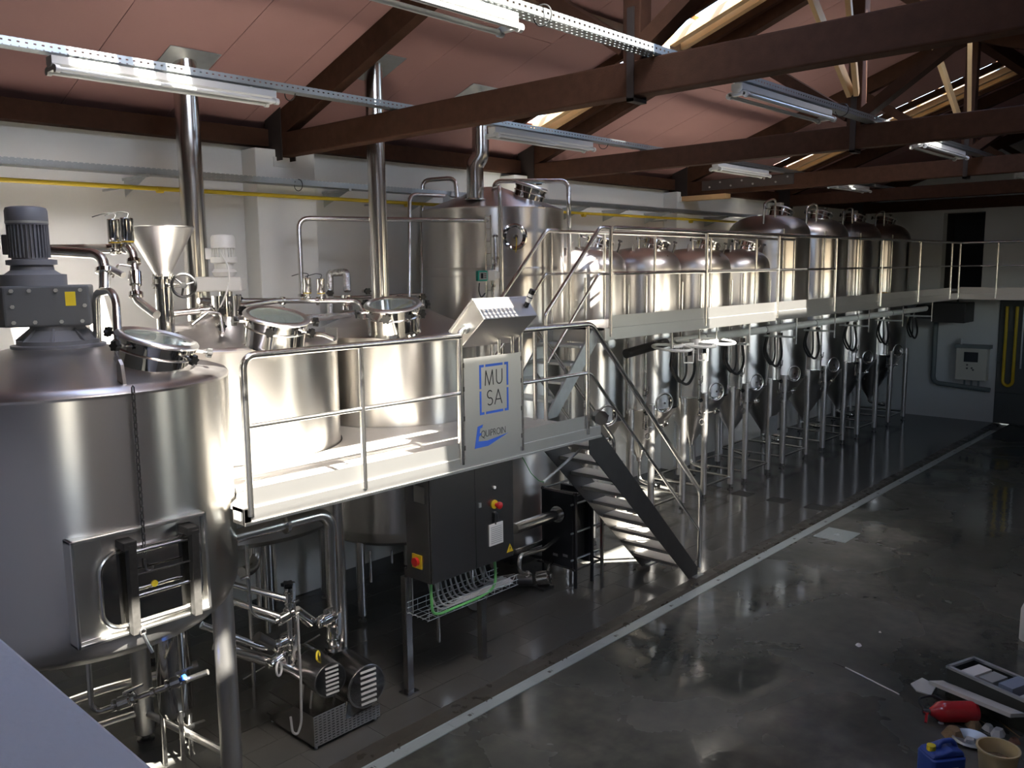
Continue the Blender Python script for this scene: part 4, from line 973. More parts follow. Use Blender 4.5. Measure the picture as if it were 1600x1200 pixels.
tag(wt_.build('stay_tube', 'white_plastic'), 'thin white tube slanting up to the platform corner', 'tube')
# roll hanging at the platform corner
hr = M().lathe([(.012, -.05), (.075, -.05), (.075, .05), (.012, .05)], PD(937, 652, 8.95), 24, (-.45, -.85, 0))
tag(hr.build('hose_reel', 'cabsteel'), 'small round steel reel at the head of the lower stair', 'reel')
# ================================================================== fermenters
def butterfly(parent, c, d, s=1.0, name='valve'):
    """small sanitary valve: body, two ferrules, lever"""
    c = Vector(c); d = Vector(d).normalized(); u = V(0, 0, 1) if abs(d.z) < .7 else V(0, -1, 0)
    v = M().lathe([(.02*s, -.07*s), (.034*s, -.065*s), (.034*s, -.05*s), (.022*s, -.045*s), (.038*s, -.03*s), (.038*s, .03*s), (.022*s, .045*s), (.034*s, .05*s), (.034*s, .065*s), (.02*s, .07*s)], c, 14, d).build(name, 'polish', parent)
    M().cyl(c, c+u*.055*s, .010*s, n=8).bar(c+u*.055*s, c+u*.06*s+d*.11*s, .018*s, .010*s, u).build('lever', 'pipe', v)
    return v
def fermenter(tall):
    R, cone_z, rim = (.74, 1.63, 4.22) if tall else (.58, 1.63, 3.66)
    cyy = 7.45 if tall else 7.30
    t = thing('fermenter', '', 'tank', (0, cyy, 0))
    O = V(0, cyy, 0)
    M().lathe([(R, cone_z), (R, rim)], O, 64).build('body', 'tank', t)
    M().lathe([(R+.004, cone_z-.012), (R+.006, cone_z), (R+.004, cone_z+.012)], O, 64, cap=False).build('seam_band', 'pipe', t)
    M().lathe([(.045, cone_z-(R-.05)*1.55-.06), (.05, cone_z-(R-.05)*1.55), (R-.02, cone_z-.03), (R, cone_z)], O, 64).build('cone_bottom', 'tank', t)
    d = []
    H = .38 if tall else .31
    for k in range(11):
        a = math.radians(90*k/10); d.append((max(.05, R*math.cos(a)**.62 if k < 10 else .05), rim+H*math.sin(a)))
    M().lathe([(R+.003, rim-.03), (R+.004, rim)]+d, O, 64).build('dome', 'cone', t)
    lx = .50 if tall else .435; ly = .63 if tall else .50
    lr = .052 if tall else .048
    for sx in (-1, 1):
        for sy in (-1, 1):
            l = M().cyl((sx*lx, cyy+sy*ly, .09), (sx*lx, cyy+sy*ly, 1.72), lr, n=16).build('leg', 'satin', t)
            M().cyl((sx*lx, cyy+sy*ly, 0), (sx*lx, cyy+sy*ly, .02), .05, n=12).cyl((sx*lx, cyy+sy*ly, .02), (sx*lx, cyy+sy*ly, .09), .016, n=10).build('foot', 'darksteel', l)
    for (a, b) in (((-lx, -ly), (lx, -ly)), ((lx, -ly), (lx, ly)), ((-lx, -ly), (-lx, ly)), ((-lx, ly), (lx, ly))):
        M().cyl((a[0], cyy+a[1], .21), (b[0], cyy+b[1], .21), .02, n=10).build('brace', 'pipe', t)
    # round door low on the front
    pa = math.radians(24); pn = V(-math.sin(pa), -math.cos(pa), 0); pc = V(0, cyy, 1.72)+pn*R+V(.06, 0, 0)
    pm = M().lathe([(.145, -.06), (.15, .015), (.138, .03), (.125, .03), (.12, .005), (.02, .012)], pc, 30, pn).build('round_door', 'polish', t)
    M().torus(pc+pn*.022, .142, .012, pn, 30, 8).build('door_rim', 'lidsteel', pm)
    M().cyl(pc+pn*.01, pc+pn*.04, .016, n=10).build('door_bolt', 'polish', pm)
    # pipes on the left of the front
    fx, fy = -lx-.10, cyy-R*.78
    M().tube([(fx, fy, rim+.10 if tall else rim-.1), (fx, fy, 1.42)], .018, 10).build('cleaning_pipe', 'pipe', t)
    for z in (1.9, 1.42): butterfly(t, (fx, fy, z), (0, 0, 1), .9)
    M().torus((fx-.0, fy-.05, 1.27), .045, .006, (.3, 1, 0), 18, 6).build('pressure_gauge', 'pipe', t)
    M().tube([(fx+.03, fy-.06, 1.40), (fx+.35, fy-.10, 1.40)], .016, 10).build('sample_pipe', 'pipe', t)
    butterfly(t, (fx+.36, fy-.10, 1.40), (1, 0, 0), .9)
    M().knob((fx-.05, fy-.05, 1.62), (-.3, -1, 0), .03, .025).build('knob', 'black', t)
    M().tube([(lx-.03, cyy-R*.80, rim-.2), (lx-.03, cyy-R*.80, 1.66)], .012, 8).build('probe_tube', 'pipe', t)
    # bottom outlet
    M().tube([(0, cyy, cone_z-(R-.05)*1.55), (0, cyy, .45), (-.05, cyy-.25, .42)], .028, 12, .08).build('outlet_pipe', 'pipe', t)
    butterfly(t, (-.07, cyy-.33, .42), (-.15, -1, 0), 1.1)
    # top fittings
    if tall:
        manway(t, (.16, cyy-.12, rim+H-.06), (.28, -.15, .95), .21, .17, [math.radians(a) for a in (200,)], glass=False)
        M().tube([(-.38, cyy-.30, rim+.22), (-.38, cyy-.30, rim+.62), (-.44, cyy-.28, rim+.64), (-.60, cyy-.2, rim+.58), (-.62, cyy-.2, rim+.2)], .020, 10, .06).build('gooseneck', 'pipe', t)
        M().knob((.16, cyy-.25, rim+H+.19), (0, -.2, 1), .03, .02).build('knob', 'black', t)
    else:
        manway(t, (.10, cyy-.14, rim+H-.10), (.24, -.18, .95), .185, .20, [math.radians(a) for a in (-30, 100, 220)], glass=False, kr=.028)
        M().cyl((-.22, cyy-.1, rim+H-.03), (-.22, cyy-.1, rim+H+.16), .018, n=10).build('top_valve', 'polish', t)
        M().prism([(-.03, 0), (.03, 0), (.03, .12), (0, .15), (-.03, .12)], lambda a, b, q: (-.36+a, cyy-.12+.012*q, rim+H*.72+b)).build('lifting_lug', 'satin', t, smooth=0)
        sh = M(); p0 = V(.30, cyy-.33, rim+H*.55); sh.cyl(p0, p0+V(.05, -.03, .17), .012, n=8); sh.knob(p0+V(.05, -.03, .2), (.3, -.2, 1), .028, .02); sh.build('clamp_handle', 'darksteel', t)
    return t
small = fermenter(False); tall_ = fermenter(True)
SF = [(9.36, 'small conical fermenter next to the hot liquor tank, behind the lower stair'),
      (10.75, 'second small conical fermenter from the hot liquor tank, sunlit on its front'),
      (12.25, 'third small conical fermenter from the hot liquor tank'),
      (13.60, 'last small conical fermenter, right beside the first tall one')]
TF = [(15.14, 'first tall conical fermenter, beside the last small one'), (16.92, 'second tall conical fermenter from the small ones'),
      (18.70, 'third tall conical fermenter, next to the last one'), (20.55, 'tall conical fermenter closest to the end wall')]
for proto, lst, g in ((small, SF, 'small fermenters in the row'), (tall_, TF, 'tall fermenters in the row')):
    y0 = proto.location.y
    for i, (x, lab) in enumerate(lst):
        o = proto if i == 0 else copy_tree(proto)
        o['_x'] = x
        o['label'] = lab; o['group'] = g
    tree = [o for o in C.objects if o.name.startswith('fermenter') and '_x' in o.keys()]
    for o in tree: o.location = (o['_x'], y0, 0); del o['_x']

# ---- glycol header under the walkway
hd = thing('coolant_header', 'pale insulated coolant pipe hanging under the walkway along the fermenters', 'pipe', (15, 6.4, 2.66))
M().cyl((10.0, 6.38, 2.66), (20.9, 6.38, 2.66), .058, n=20).build('pipe', 'insul', hd)
for x in (11.0, 12.9, 14.8, 16.7, 18.6): M().cyl((x, 6.38, 2.66), (x+.03, 6.38, 2.66), .064, n=20).build('band', 'grey_cable', hd)
M().tube([(10.0, 6.38, 2.66), (9.5, 6.38, 2.62), (9.1, 6.4, 2.58)], .062, 14, .1).build('rubber_sleeve', 'rubber', hd)
for x in (10.0, 11.4, 12.95, 14.45, 16.0, 17.8, 19.6):
    M().cyl((x, 5.86, 2.9), (x, 5.86, 2.45), .012, n=8).build('hanger', 'pipe', hd)
    M().bar((x, 5.86, 2.56), (x, 6.40, 2.56), .03, .03).build('hanger_arm', 'galv', hd)
for i, (x, s) in enumerate([(10.75, 1), (12.25, 1), (13.6, 1), (15.14, 1), (16.92, 1), (18.7, 1), (20.55, 1)]):
    yf = 6.62; a = .44
    h = M().tube([(x-a-.05, 6.40, 2.60), (x-a, yf-.12, 2.30), (x-a*.5, yf-.16, 2.05), (x, yf-.15, 1.98), (x+a*.55, yf-.12, 2.14), (x+a*.8, yf-.02, 2.45)], .021, 8, .16)
    who = ['the second small fermenter', 'the third small fermenter', 'the last small fermenter', 'the first tall fermenter', 'the second tall fermenter', 'the third tall fermenter', 'the tall fermenter by the end wall'][i]
    tag(h.build('coolant_hose', 'rubber'), 'thick black rubber hose looping down in front of '+who, 'hose', 'black hoses in front of the fermenters')
    h = M().tube([(x-a-.0, 6.44, 2.60), (x-a+.1, yf-.05, 2.25), (x-.1, yf-.08, 2.00), (x+.12, yf-.05, 2.10), (x+.15, yf-.02, 2.5)], .016, 8, .14)
    tag(h.build('coolant_hose', 'rubber'), 'thinner black hose inside the loop in front of '+who, 'hose', 'black hoses in front of the fermenters')
    v = thing('solenoid_valve', 'small steel solenoid valve at the end of a black hose', 'valve', (x+a*.82, yf-.02, 2.45), 'solenoid valves on the hoses')
    M().cyl((x+a*.82, yf-.02, 2.40), (x+a*.82, yf-.02, 2.62), .02, n=10).build('body', 'galv', v); M().box(x+a*.82-.03, x+a*.82+.03, yf-.05, yf+.01, 2.47, 2.54).build('coil', 'darksteel', v, smooth=0)
# ---- white ring rack under the walkway
rr = thing('ring_rack', 'white sunlit rack of wire rings with fittings hanging under the walkway edge', 'rack', (10.0, 5.75, 2.5))
RZ = 2.66
def pl(px, py): return P(px, py, z=RZ)
M().torus(P(1086, 537, y=5.75), .26, .020, (0, -.10, 1), 36, 8).build('ring', 'white_plastic', rr)
rc = P(1086, 537, y=5.75)
for s in (-1, 1):
    M().torus(rc+V(.55*s, 0, -.01), .24, .018, (0, -.10, 1), 32, 8).build('ring', 'white_plastic', rr)
    M().bar(rc, rc+V(.55*s, 0, 0), .05, .035).build('arm', 'white_plastic', rr, smooth=0)
    M().cyl(rc+V(.55*s, 0, -.02), rc+V(.55*s, 0, .30), .010, n=8).build('hanger', 'pipe', rr)
M().bar(rc+V(0, -.26, 0), rc+V(0, .26, 0), .05, .035).build('arm', 'white_plastic', rr, smooth=0)
M().cyl(rc+V(0, 0, -.05), rc+V(0, 0, .06), .07, n=20).build('hub', 'white_plastic', rr)
for dx in (-.20, .16):
    q = rc+V(dx, -.02, -.02); M().tube([q+V(-.11, 0, 0), q+V(-.11, 0, -.20), q+V(.13, 0, -.22), q+V(.13, 0, 0)], .009, 8, .02).build('hook_frame', 'white_plastic', rr)
    M().box(q.x-.05, q.x+.06, q.y-.03, q.y+.03, q.z-.12, q.z-.02).build('fitting', 'polish', rr, smooth=0, bevel=.012)
# plate on a leg
tag(M().box(13.93, 14.25, 6.744, 6.751, .72, 1.05).build('notice_plate', 'galv', smooth=0), 'plain grey plate fixed on a fermenter leg', 'plate')
# ================================================================== pump skid
sk = thing('pump_skid', 'perforated steel skid on the tiles in front of the tanks carrying two pumps', 'pump skid', (3.8, 5.6, 0))
perforated('perf_sheet', (.5, .49, .46), .040, .022, .013, .0045)
f = M(); f.prism([(3.50, .03), (4.14, .03), (4.14, .14), (3.80, .14), (3.80, .28), (3.50, .28)], lambda a, b, t: (a, 5.36+.004*t, b)); f.build('front_plate', 'perf_sheet', sk, smooth=0)
M().prism([(5.364, .03), (6.0, .03), (6.0, .06), (5.62, .28), (5.364, .28)], lambda a, b, t: (3.50+.004*t, a, b)).build('side_plate', 'cabsteel', sk, smooth=0)
M().box(3.504, 4.14, 5.364, 6.05, .06, .075).build('base_tray', 'cabsteel', sk, smooth=0)
M().box(3.504, 3.80, 5.364, 6.0, .265, .28).build('raised_tray', 'cabsteel', sk, smooth=0)
for (x, y) in ((3.53, 5.39), (4.11, 5.39), (3.53, 6.0), (4.11, 6.0)): M().cyl((x, y, 0), (x, y, .06), .014, n=10).build('foot', 'galv', sk)
def pump(label, c, ax, r, L, zf):
    c = Vector(c); ax = Vector(ax).normalized(); t = thing('pump', label, 'pump', c, 'pumps on the skid')
    M().lathe([(r*.9, 0), (r, .01), (r, L-.01), (r*.96, L)], c, 36, -ax).build('motor_shroud', 'polish' if r < .14 else 'cabsteel', t)
    e = M().lathe([(r*.99, -.006), (r*.97, .0), (.01, .0)], c, 36, ax); e.build('end_cap', 'cabsteel', t)
    u = V(ax.y, -ax.x, 0).normalized()
    if u.x < 0: u = -u
    u = V(1, 0, 0)-ax*ax.x; u.normalize(); v = V(0, 0, 1)
    for q in range(6 if r < .14 else 7):
        z = (q-3)*r*.25; m_ = M(); p = c+ax*.004+v*z+u*.01
        m_.bar(p-u*r*.40, p+u*r*.40, r*.10, .006, ax); m_.build('louvre', 'white_plastic', t, smooth=0)
    M().lathe([(r*.5, L), (r*.5, L+.06), (r*.95, L+.07), (r*.95, L+.15), (r*.3, L+.16), (r*.3, L+.22)], c, 28, -ax).build('pump_head', 'polish', t)
    for s in (-1, 1):
        for k in (.15, L-.05): M().cyl(c-ax*k+u*(s*r*.6)-v*r*.75, V(*(c-ax*k+u*(s*r*.75)).xy, zf), .012, n=8).build('leg', 'pipe', t)
    return t
pump('smaller polished pump motor with louvred end and blue label', P(517, 1063, y=5.34), (-.10, -1, 0), .14, .34, .28)
pump('larger dull steel pump motor with louvred end', P(574, 1073, y=5.28), (-.10, -1, 0), .178, .40, .075)
tag(M().prism([(0, 0), (.07, .0), (.07, .05), (0, .05)], lambda a, b, t: P(497, 1033, y=5.48)+V(a, -b, -.002*t+b*.25)).build('blue_label', 'blue', smooth=0), 'blue sticker on the smaller pump motor', 'label')
# ---- pipes and valves around the skid
pipe('pump_pipe', 'thick vertical pipe coming down from under the platform to the larger pump', [V(2.95, 5.55, 1.80), V(3.78, 5.55, 1.80), V(3.86, 5.55, 1.72), V(3.90, 5.62, .62)], .05, .12, [(0, .6), (2, .98)])
pipe('pump_pipe', 'vertical pipe standing behind the thick pump pipe', [V(4.15, 5.85, 1.95), V(4.15, 5.85, .12)], .045, 0)
bv = thing('pump_valve', 'steel clamp valve at the foot of the thick pump pipe', 'valve', P(520, 985, y=5.6)); butterfly(bv, P(520, 985, y=5.6), (0, 0, 1), 1.6, 'body')
bv = thing('pump_valve', 'steel valve with side handle above the larger pump', 'valve', P(508, 968, y=5.55)); butterfly(bv, P(508, 968, y=5.55), (1, .2, 0), 1.3, 'body')
mv = thing('valve_manifold', 'upright valve manifold with horizontal actuators beside the smaller pump', 'valve manifold', P(455, 1040, y=5.6))
cA = lambda px, py: P(px, py, y=5.6)
M().tube([cA(450, 920), cA(455, 1040)], .022, 10).build('riser', 'pipe', mv)
M().tube([cA(459, 925), cA(463, 1030)], .012, 8).build('riser', 'pipe', mv)
M().cyl(cA(462, 955), cA(486, 972), .045, n=18).build('actuator', 'polish', mv)
M().cyl(cA(402, 995), cA(425, 1008), .042, n=18).build('actuator', 'darksteel', mv)
for (a, b, d) in ((452, 932, (0, 0, 1)), (445, 964, (1, -.2, .3)), (440, 1005, (1, .2, 0)), (455, 1012, (0, 0, 1)), (452, 1028, (0, 0, 1)), (432, 1030, (1, .2, .2))): butterfly(mv, cA(a, b), d, 1.15)
M().knob(cA(450, 915), (0, 0, 1), .045, .025).build('knob', 'black', mv)
M().cyl(cA(458, 925), cA(459, 936), .012, n=8).build('yellow_tag', 'yellow_bright', mv)
pipe('pump_pipe', 'upper suction pipe reaching from the tanks to the manifold', [cA(392, 920)+V(-.1, .3, .02), cA(448, 936)], .026, 0)
pipe('pump_pipe', 'middle suction pipe reaching from the tanks to the manifold', [cA(378, 948)+V(-.1, .4, .05), cA(440, 965)], .026, 0)
pipe('pump_pipe', 'lower suction pipe with an upturned end beside the mash tun leg', [cA(366, 985)+V(-.2, .1, .08), cA(410, 1012), cA(432, 1008)], .026, .08)
pipe('pump_pipe', 'thick lower pipe lying between mash tun leg and smaller pump', [cA(376, 1012)+V(-.1, .2, .0), cA(450, 1042), cA(470, 1055)], .045, .05)
pipe('condensate_pipe', 'thin bent pipe hanging beside the mash tun', [cA(376, 905), cA(388, 900), cA(392, 955), cA(400, 962), cA(440, 975)], .012, .03)
pipe('condensate_pipe', 'thin drain hose running down in front of the skid', [P(465, 960, y=5.45), P(470, 1060, y=5.40), P(471, 1130, y=5.36), P(465, 1148, y=5.36), P(457, 1145, y=5.36), P(454, 1120, y=5.38)], .009, .04, (), 'grey_cable')
pipe('steel_rod', 'long thin rod slanting across the floor behind the smaller pump', [P(380, 1062, z=.12), P(500, 992, z=.35)], .010, 0)
tag(M().torus(P(436, 1045, y=5.45), .05, .008, (.6, -.8, .1), 24, 6).build('coiled_cable', 'white_plastic'), 'white cable coil hanging beside the smaller pump', 'cable')
tag(M().torus(P(497, 1025, y=5.5), .035, .008, (.6, -.8, .1), 24, 6).build('coiled_cable', 'yellow_bright'), 'yellow tagged cable ring above the smaller pump', 'cable')
# ---- small grant vessel and pipe below the mash tun
gv = thing('grant_vessel', 'small upright steel vessel on thin legs under the mash tun', 'tank', (2.78, 6.0, 0))
gc = V(2.72, 5.98, 0)
M().lathe([(.05, .40), (.11, .42), (.125, .46), (.125, 1.34)], gc, 32).build('body', 'polish', gv)
for a in (.3, 2.4, 4.5): M().cyl((gc.x+.11*math.cos(a), gc.y+.11*math.sin(a), 0), (gc.x+.11*math.cos(a), gc.y+.11*math.sin(a), .48), .018, n=10).build('leg', 'pipe', gv)
M().tube([gc+V(.0, 0, .42), gc+V(.03, -.02, .28), gc+V(.25, .1, .2)], .02, 10, .06).build('outlet', 'pipe', gv)
pipe('drain_line', 'thin pipe under the mash tun bending to a row of clamp valves', [P(139, 1042, y=5.9)+V(0, 0, .12), P(143, 1105, y=5.9), P(155, 1112, y=5.88), P(325, 1050, y=5.35)], .020, .07, [(2, .15), (2, .5), (2, .72)])
bv = thing('line_valve', 'small steel valve with wing screw on the pipe under the mash tun', 'valve', P(195, 1096, y=5.72)); butterfly(bv, P(195, 1096, y=5.72), (.7, -.6, .3), 1.2, 'body')
bv = thing('line_valve', 'small steel valve with a blue cap on the pipe under the mash tun', 'valve', P(276, 1065, y=5.5)); butterfly(bv, P(276, 1065, y=5.5), (.7, -.6, .3), 1.1, 'body'); M().cyl(P(284, 1060, y=5.45), P(289, 1058, y=5.43), .02, n=10).build('cap', 'blue', bv)
pipe('drain_line', 'wide pipe crossing low behind the mash tun legs', [V(1.2, 6.9, .35), V(2.5, 6.75, .42), V(3.2, 6.6, .42)], .04, .1)
# vertical pipes seen between mash tun and lauter tun legs
DPL = ['under the lauter tun, thinner of the pair', 'under the lauter tun, thicker of the pair', 'right behind the mash tun leg', 'behind the kettle leg', 'behind the electric cabinet']
for i, (px, py0, py1, yy, r) in enumerate(((401, 850, 960, 6.6, .025), (412, 845, 990, 6.6, .03), (385, 850, 1120, 6.3, .018), (578, 860, 910, 7.0, .014), (612, 860, 880, 7.0, .012))):
    a, b = P(px, py0, y=yy), P(px, py1, y=yy); b.x = a.x
    tag(M().cyl(a, b, r, n=10).build('drop_pipe', 'pipe'), 'vertical steel pipe hanging '+DPL[i], 'pipe', 'drop pipes under the tanks')
pipe('drop_elbow', 'curved steel pipe under the lauter tun', [P(400, 840, y=6.5), P(400, 870, y=6.5), P(395, 888, y=6.45), P(378, 895, y=6.4)], .05, .1)

# ================================================================== plate heat exchanger
ph = thing('plate_heat_exchanger', 'black plate heat exchanger in an open steel frame under the stair', 'heat exchanger', (7.7, 6.15, 0))
PX0, PX1, PYa, PYb = 7.46, 8.02, 5.98, 6.42
M().box(PX0, PX0+.06, PYa, PYb, .24, 1.12).build('end_plate', 'phe_black', ph, smooth=0, bevel=.006)
M().box(PX0+.32, PX0+.37, PYa, PYb, .24, 1.12).build('pressure_plate', 'phe_black', ph, smooth=0, bevel=.006)
pk = M()
for i in range(12): pk.box(PX0+.075+i*.019, PX0+.087+i*.019, PYa+.05, PYb-.05, .30, 1.06)
pk.build('plate_pack', 'darksteel', ph, smooth=0)
M().box(PX0+.44, PX0+.47, PYa+.06, PYb-.06, .3, 1.0).build('red_plate', 'red', ph, smooth=0)
for (x, y) in ((PX0+.03, PYa-.02), (PX0+.03, PYb+.02), (PX1-.02, PYa-.02), (PX1-.02, PYb+.02), (PX0+.345, PYa-.02)):
    M().bar((x, y, 0), (x, y, 1.14), .03, .03, (0, 1, 0)).build('frame_post', 'satin' if x > 7.9 else 'phe_black', ph, smooth=0)
for z in (1.12, .22): 
    for y in (PYa-.02, PYb+.02): M().cyl((PX0, y, z), (PX1, y, z), .014, n=8).build('frame_rail', 'darksteel', ph)
    for x in (PX0+.03, PX1-.02): M().cyl((x, PYa-.02, z), (x, PYb+.02, z), .014, n=8).build('frame_rail', 'darksteel', ph)
for (y, z) in ((PYa+.03, .66), (PYa+.03, 1.0), (PYa+.03, .34)):
    M().cyl((PX0-.02, y-.03, z), (PX1, y-.03, z), .012, n=8).build('tie_rod', 'galv', ph)
M().box(PX0-.002, PX0, 6.05, 6.12, .36, .39).box(PX0-.002, PX0, 6.2, 6.27, .34, .37).build('data_plates', 'grey_cable', ph, smooth=0)
pipe('exchanger_pipe', 'thick dark pipe entering the heat exchanger from the cabinet side', [V(6.55, 6.05, .92), V(7.46, 6.18, .86)], .06, 0, [(0, .97)])
pipe('exchanger_pipe', 'bent thin pipe looping down beside the heat exchanger', [P(872, 840, y=6.2), P(850, 858, y=5.95), P(812, 868, y=5.8), P(811, 893, y=5.8), P(828, 898, y=5.85)], .022, .07, [(3, .8)])
pipe('exchanger_pipe', 'horizontal pipes behind the heat exchanger near the floor', [P(805, 862, y=6.4), P(850, 846, y=6.4), P(870, 842, y=6.4)], .03, .05)
pipe('exchanger_pipe', 'dark hose sagging on the floor behind the exchanger pipes', [P(812, 858, z=.12), P(840, 872, z=.06), P(865, 868, z=.06)], .022, .1, (), 'rubber')
fp = thing('floor_pump', 'small pump with clamps and hoses lying on the wet tiles by the heat exchanger', 'pump', P(850, 905, z=0))
q0 = P(850, 903, z=.12)
M().lathe([(.05, -.09), (.085, -.08), (.085, .05), (.04, .06), (.04, .1)], q0, 24, (.5, -.8, .2)).build('housing', 'polish', fp)
M().cyl(q0+V(-.1, .1, -.02), q0+V(-.28, .28, -.02), .07, n=20).build('motor', 'darksteel', fp)
M().tube([q0+V(.03, -.02, .05), q0+V(.1, .0, .12), q0+V(.2, .03, .14), q0+V(.27, .02, .16)], .018, 8, .04).build('outlet', 'pipe', fp)
M().torus(q0+V(.02, -.06, .0), .08, .012, (.5, -.8, .2), 24, 6).build('clamp', 'polish', fp)
M().box(q0.x-.1, q0.x+.08, q0.y-.08, q0.y+.1, .0, .03).build('base', 'darksteel', fp, smooth=0)
pipe('floor_pipe', 'thin bent pipe loop on the tiles below the wire basket', [P(775, 903, z=.25), P(806, 898, z=.18), P(800, 912, z=.15), P(778, 918, z=.14)], .014, .04)
ms = thing('floor_motor', 'dark motor with mesh grille lying under the electric cabinet', 'motor', P(748, 950, z=0)); q1 = P(742, 940, z=.11)
M().cyl(q1, q1+V(.25, .16, 0), .10, n=24).build('housing', 'darksteel', ms); M().lathe([(.1, 0), (.095, .012), (.02, .014)], q1, 24, (-.84, -.54, 0)).build('grille', 'galv', ms)
# things on the wall behind the stair
jb = thing('junction_box', 'two white plastic junction boxes on posts behind the stair', 'junction box', P(893, 745, y=7.0))
M().box(*(lambda a: (a.x-.10, a.x+.12, 6.98, 7.06, a.z-.12, a.z+.12))(P(893, 742, y=7.0))).build('box', 'white_plastic', jb, smooth=0, bevel=.01)
for dx in (-.05, .05): M().cyl((P(893, 742, y=7.0).x+dx, 7.03, 0), (P(893, 742, y=7.0).x+dx, 7.03, 1.0), .02, n=8).build('post', 'pipe', jb)

# ================================================================== end wall
xb = XF-.001
cbx = thing('wall_controller', 'pale control box with dark screen on the end wall', 'control box', (xb, 5.6, .95))
M().box(xb-.22, xb, 5.27, 5.93, .97, 1.72).build('housing', 'beige_box', cbx, smooth=0, bevel=.01)
M().box(xb-.24, xb-.0, 5.22, 5.97, 1.72, 1.80).build('rain_cap', 'conduit', cbx, smooth=0)
M().box(xb-.225, xb-.22, 5.46, 5.76, 1.40, 1.63).build('screen', 'screen', cbx, smooth=0)
kk = M()
for (y, z) in ((5.68, 1.33), (5.68, 1.25), (5.58, 1.26), (5.55, 1.22)): kk.cyl((xb-.235, y, z), (xb-.22, y, z), .022, n=10)
kk.build('buttons', 'darksteel', cbx)
M().cyl((xb-.12, 5.86, 1.80), (xb-.12, 5.86, 1.93), .03, n=12).build('beacon', 'galv', cbx)
gl = M()
for y in (5.45, 5.6, 5.75): gl.cyl((xb-.1, y, .80), (xb-.1, y, .97), .022, n=8)
gl.build('glands', 'conduit', cbx)
cp = M().tube([(xb-.08, 6.45, 2.86), (xb-.08, 6.45, .84), (xb-.08, 5.5, .78), (xb-.08, 5.2, .76)], .055, 12, .16)
tag(cp.build('wall_conduit', 'conduit'), 'thick grey conduit running down the end wall to the control box', 'conduit')
fb = thing('fan_unit', 'black boxed fan unit under the walkway at the end wall', 'fan', (21.3, 5.9, 2.4))
M().box(20.9, 21.6, 5.55, 6.25, 2.35, 2.80).build('housing', 'black', fb, smooth=0, bevel=.015); M().cyl((21.0, 6.25, 2.58), (21.0, 6.6, 2.58), .16, n=20).build('duct', 'black', fb)
M().cyl((21.2, 5.8, 2.80), (21.2, 5.8, 3.0), .02, n=8).build('hanger', 'black', fb)
yt = M().tube([(xb-.10, 4.95, 2.7), (xb-.10, 4.95, .95), (xb-.10, 4.85, .88), (xb-.10, 4.75, .95), (xb-.10, 4.75, 2.7)], .035, 10, .10)
tag(yt.build('yellow_pipe_loop', 'yellow'), 'yellow U-shaped pipe hanging against the dark door', 'pipe')
tag(M().cyl((xb-.08, 4.62, 1.3), (xb-.08, 4.62, 2.7), .02, n=8).build('grey_rod', 'galv'), 'thin grey rod hanging beside the yellow pipe loop', 'rod')

# ================================================================== clutter on the concrete floor
ex = thing('fire_extinguisher', 'red fire extinguisher lying on the dusty floor', 'fire extinguisher', P(1490, 1128, z=0))
e0, e1 = P(1462, 1112, z=.085), P(1527, 1112, z=.085); ed = (e1-e0).normalized(); L = (e1-e0).length
M().lathe([(.02, -.05), (.03, -.045), (.045, -.02), (.078, .02), (.085, .06), (.085, L-.05), (.075, L-.01), (.05, L)], e0, 32, ed).build('cylinder', 'ext_red', ex)
M().lathe([(.0855, .12), (.0855, .30)], e0, 32, ed).build('label_band', 'ext_red', ex)
M().lathe([(.022, -.10), (.022, -.05)], e0, 16, ed).build('valve', 'darksteel', ex)
M().bar(e0-ed*.07+V(0, 0, .0), e0-ed*.11+V(-.06, -.05, -.05), .02, .012).bar(e0-ed*.09, e0-ed*.14+V(-.02, -.08, .02), .02, .01).build('lever', 'ext_red', ex, smooth=0)
M().tube([e0-ed*.08, e0-ed*.06+V(.02, .10, .07), e0+ed*.08+V(.06, .12, .08), e0+ed*.22+V(.02, .11, .02)], .010, 8, .06).build('hose', 'rubber', ex)
jg = thing('jerry_can', 'blue plastic jerry can with yellow cap and pale label', 'canister', P(1470, 1250, z=0))
j0 = P(1470, 1200, z=.14); T = Matrix.Translation(V(j0.x, j0.y, 0)) @ Matrix.Rotation(math.radians(-38), 4, 'Z')
a = M(T); a.prism(rrect(.13, .10, .03, 4), lambda p, q, t: (p*(1-.0*t), q, .0+.26*t)); a.build('body', 'jug_blue', jg, smooth=30, bevel=.01)
a = M(T); a.prism([(-.13, .26), (.13, .26), (.11, .30), (.03, .315), (-.02, .30), (-.11, .29)], lambda p, q, t: (p, -.08+.16*t, q)); a.build('shoulder', 'jug_blue', jg, smooth=0, bevel=.012)
a = M(T); a.tube([(.105, .0, .29), (.08, .0, .345), (-.01, .0, .345), (-.03, 0, .30)], .018, 10, .03); a.build('handle', 'jug_blue', jg)
a = M(T); a.cyl((-.085, 0, .288), (-.085, 0, .325), .030, n=20); a.build('cap', 'yellow_bright', jg)
a = M(T); a.box(-.10, .06, -.1035, -.101, .03, .20); a.build('label_sheet', 'paper', jg, smooth=0)
bk = thing('bucket', 'yellowish plastic bucket with dirty contents', 'bucket', P(1556, 1225, z=0)); k0 = P(1556, 1226, z=0)
M().lathe([(.10, 0), (.105, .01), (.132, .27), (.142, .27), (.142, .285), (.128, .285), (.10, .02)], k0, 36, cap=False).build('pail', 'bucket', bk)
M().lathe([(.001, .19), (.05, .22), (.08, .19), (.118, .18)], k0, 20, cap=False).build('rubble', 'dirt', bk)
M().lathe([(.099, .0), (.001, .0)], k0, 24, cap=False).build('base', 'bucket', bk)
mb = thing('metal_crate', 'low open dark metal crate full of tools and rags', 'crate', P(1560, 1085, z=0))
